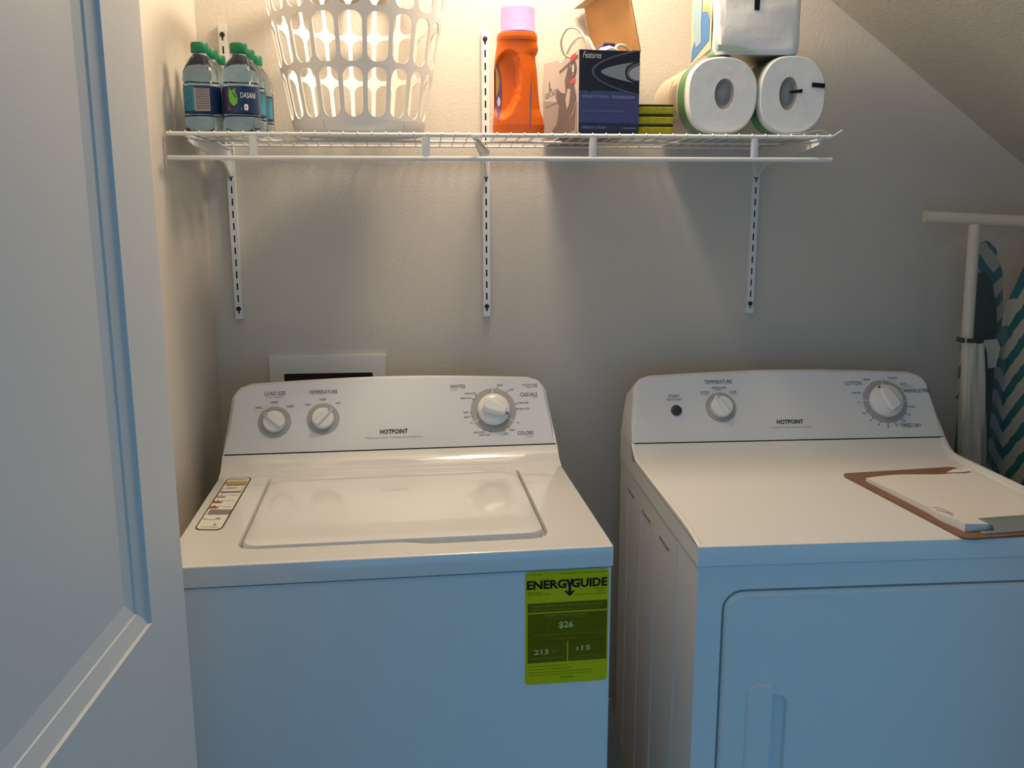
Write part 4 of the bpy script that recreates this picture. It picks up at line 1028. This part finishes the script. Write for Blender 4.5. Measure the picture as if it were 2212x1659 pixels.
lo = [bm.verts.new((v.co.x, v.co.y, 0.0)) for v in per]; bridge(bm, per, lo); bm.faces.new(lo)
obj('paper_block', bm, paper_m, P)
bm = B()
q = [(0.190, -0.057), (0.215, -0.045), (0.243, -0.046), (0.246, -0.066), (0.222, -0.068)]
loft(bm, [[(x, y, 0.0072+0.004*(x-0.19)/0.05) for x, y in q], [(x, y, 0.0076+0.004*(x-0.19)/0.05) for x, y in q]]); obj('curled_corner', bm, paper_m, P)
bm = B(); tube(bm, cat([(0.020, -0.262, 0.0118), (0.026, -0.285, 0.0135), (0.024, -0.300, 0.0130)]), 0.0006, 5); tube(bm, cat([(0.018, -0.245, 0.0100), (0.030, -0.255, 0.0120), (0.032, -0.290, 0.0130)]), 0.0005, 5); obj('fold_line', bm, ink_grey, P)
# metal clip at the near end
K = T
bm = B()
pf = [(0.062, -0.312, 0.0135), (0.062, -0.320, 0.0150), (0.062, -0.335, 0.0160), (0.062, -0.347, 0.0130), (0.062, -0.352, 0.0045)]
rows_ = []
for (x, y, z) in pf: rows_.append([(0.062, y, z), (0.205, y, z)])
for off in (0,):
    a_ = [[bm.verts.new(Vector(p)) for p in r] for r in rows_]; b2 = [[bm.verts.new(Vector(p)+Vector((0, 0, 0.0010))) for p in r] for r in rows_]
    for A1 in (a_, b2):
        for r0, r1 in zip(A1, A1[1:]): bm.faces.new((r0[0], r0[1], r1[1], r1[0]))
    for k2 in (0, 1):
        for i in range(len(a_)-1): bm.faces.new((a_[i][k2], a_[i+1][k2], b2[i+1][k2], b2[i][k2]))
clip = obj('metal_clip', bm, metal_m, K, smooth=True)
bm = B(); box(bm, (0.040, -0.356, 0.003), (0.210, -0.346, 0.0062), 0.001); obj('clip_base', bm, metal_m, K)
bm = B(); tube(bm, [(0.082, -0.340, 0.012), (0.175, -0.340, 0.012)], 0.0035, 12); obj('spring', bm, metal_m, K, smooth=True)

# ================================================================ OUTLET BOX ON THE WALL
T = thing('outlet_box', 'white recessed wall outlet box behind the washing machine', 'outlet box', (0.1715, YB, 0.95))
bm = B(); fo = rrect(-0.1295, -0.03, 0.1290, 0.1605, 0.004, 3); hi = rrect(-0.098, 0.0, 0.100, 0.120, 0.003, 3)
lp = holed(bm, fo, [hi], lambda x, z: (x, -0.008, z))
b0 = [bm.verts.new((x*1.005, 0, z)) for x, z in fo]; bridge(bm, lp[0], b0)
b1 = [bm.verts.new((x, 0.0, z)) for x, z in hi]; bridge(bm, lp[1], b1)
ofr = obj('frame', bm, std_m, T)
bm = B(); box(bm, (-0.0985, -0.0065, -0.001), (0.1005, -0.0005, 0.1205)); obj('opening_shade', bm, dark_m, T)  # dark slab stands in for the shade inside the box
# ================================================================ IRONING BOARD
T = thing('ironing_board', 'folded ironing board with teal chevron cover standing right of the dryer', 'ironing board', (1.66, 0.55, 0.0))
bx, by = 1.66, 0.55
def tb(name, pts, r, m=tube_m, par=None, flat=1.0): 
    b_ = B(); tube(b_, [(x-bx, y-by, z) for x, y, z in pts], r, 16, flat); return obj(name, b_, m, par or T, smooth=True)
fb = tb('foot_bar', [(1.485, 0.615, 1.416), (1.60, 0.600, 1.4095), (1.745, 0.583, 1.402)], 0.0130)
tb('rubber_cap', [(1.742, 0.583, 1.402), (1.80, 0.577, 1.399)], 0.0155, mat('pale_teal_cap', (0.45, 0.55, 0.52), 0.5))
tb('leg', [(1.592, 0.600, 1.400), (1.600, 0.600, 1.15), (1.628, 0.600, 0.85), (1.66, 0.600, 0.45), (1.69, 0.60, 0.03)], 0.0125)
tb('leg', [(1.650, 0.655, 1.33), (1.665, 0.655, 1.0), (1.675, 0.655, 0.6), (1.69, 0.655, 0.03)], 0.0115)
b_ = B()
for x0_, y0_, x1_, y1_ in ((1.590, 0.583, 1.600, 0.617),):
    pass
prism(b_, [(1.578-bx, 1.1405), (1.583-bx, 1.1405), (1.583-bx, 1.1505), (1.578-bx, 1.1505)], lambda x, z: (x, 0.03, z), lambda x, z: (x, 0.055, z))
prism(b_, [(1.590-bx, 1.1405), (1.627-bx, 1.1375), (1.627-bx, 1.1465), (1.590-bx, 1.1500)], lambda x, z: (x, 0.030, z), lambda x, z: (x, 0.034, z))
obj('black_strap', b_, black_m, T)
# the board: an upright panel, nose up, seen nearly on edge
def board_loop(off, x, sc=1.0):
    pts = [(0.12, 0.06), (0.66, 0.06), (0.665, 0.30), (0.66, 0.80), (0.64, 1.05), (0.60, 1.22), (0.54, 1.32), (0.46, 1.36), (0.38, 1.35), (0.30, 1.29), (0.23, 1.17), (0.17, 1.00), (0.12, 0.75), (0.10, 0.40)]
    cy0, cz0 = 0.40, 0.70
    out = []
    for y, z in pts:
        yy, zz = cy0+(y-cy0)*sc, cz0+(z-cz0)*(1-(1-sc)*0.35)
        out.append((x + (1.36-zz)*0.055 - bx, yy-by, zz))
    return out
b_ = B(); loft(b_, [board_loop(0, 1.681, 0.93), board_loop(0, 1.672, 0.98), board_loop(0, 1.676, 1.0), board_loop(0, 1.696, 1.0), board_loop(0, 1.702, 0.96)], True, True)
obj('cover', b_, cover_m, T, smooth=True, label='teal and off-white chevron fabric cover')
# dark plate behind the leg
b_ = B(); prism(b_, [(1.612, 0.80), (1.612, 1.22), (1.620, 1.285), (1.640, 1.295), (1.660, 1.265), (1.676, 1.20), (1.684, 1.10), (1.690, 0.80)], lambda x, z: (x-bx, 0.068, z), lambda x, z: (x-bx, 0.078, z)); obj('dark_plate', b_, plate_m, T)
b_ = B(); prism(b_, [(1.613, 1.00), (1.613, 1.325), (1.628, 1.352), (1.648, 1.362), (1.668, 1.345), (1.690, 1.29), (1.700, 1.20), (1.704, 1.00)], lambda x, z: (x-bx, 0.082, z), lambda x, z: (x-bx, 0.094, z)); obj('folded_cover_edge', b_, cover_m, T)
# care tag
b_ = B(); prism(b_, [(1.640, 1.142), (1.672, 1.145), (1.683, 1.125), (1.676, 1.080), (1.658, 1.078), (1.652, 1.115)], lambda x, z: (x-bx, 0.052, z), lambda x, z: (x-bx, 0.0535, z)); obj('care_tag', b_, mat('cream_tag', (0.55, 0.52, 0.44), 0.7), T)
# crumpled film around the legs
b_ = B(); n = 30; rows_ = []
for j in range(15):
    f = j/14; z = 1.14-0.62*f; r = []
    for i in range(n):
        a = 2*PI*i/n; w = 0.0035*math.sin(5*a+f*5)+0.002*math.sin(9*a-f*9)
        cx_ = 1.616+0.040*f+0.006*math.sin(f*3); rx_ = 0.022+0.016*f+w
        r.append((cx_+rx_*math.cos(a)-bx, 0.600+(0.020+0.008*f+w)*math.sin(a)-by, z))
    rows_.append(r)
loft(b_, rows_, False, False); obj('crumpled_film', b_, mat('crumpled_milky_film', (0.70, 0.66, 0.54), 0.3, alpha=0.72, spec=0.6), T, smooth=True)
# large clear bag
b_ = B(); rows_ = []
for j in range(13):
    f = j/12; r = []
    for i in range(40):
        a = 2*PI*i/40; w = 0.004*math.sin(7*a+f*4); z = 1.365-1.32*f+(0.02*math.sin(3*a+1) if j == 0 else 0)
        cx_ = 1.600+0.045*f; rx_ = 0.083+w; r.append((cx_+rx_*math.copysign(abs(math.cos(a))**0.6, math.cos(a))-bx, 0.615+(0.045+w)*math.copysign(abs(math.sin(a))**0.6, math.sin(a))-by, z))
    rows_.append(r)
loft(b_, rows_, False, False); obj('clear_bag', b_, film_m, T, smooth=True)

# ================================================================ CARDBOARD SHEET IN THE GAP
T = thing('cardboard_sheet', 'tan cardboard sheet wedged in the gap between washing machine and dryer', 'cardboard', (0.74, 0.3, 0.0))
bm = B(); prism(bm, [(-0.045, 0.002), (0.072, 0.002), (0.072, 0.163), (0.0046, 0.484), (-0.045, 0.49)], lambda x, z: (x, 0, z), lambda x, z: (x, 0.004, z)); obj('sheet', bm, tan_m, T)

for o in list(COL.objects):
    if o.name.split('.')[0] in ('diagram_lines', 'scale_line', 'small_print', 'facts_print', 'barcode', 'fold_line', 'pencil_mark', 'black_strap') or (o.name.split('.')[0] == 'lettering'):
        o['kind'] = 'stuff'
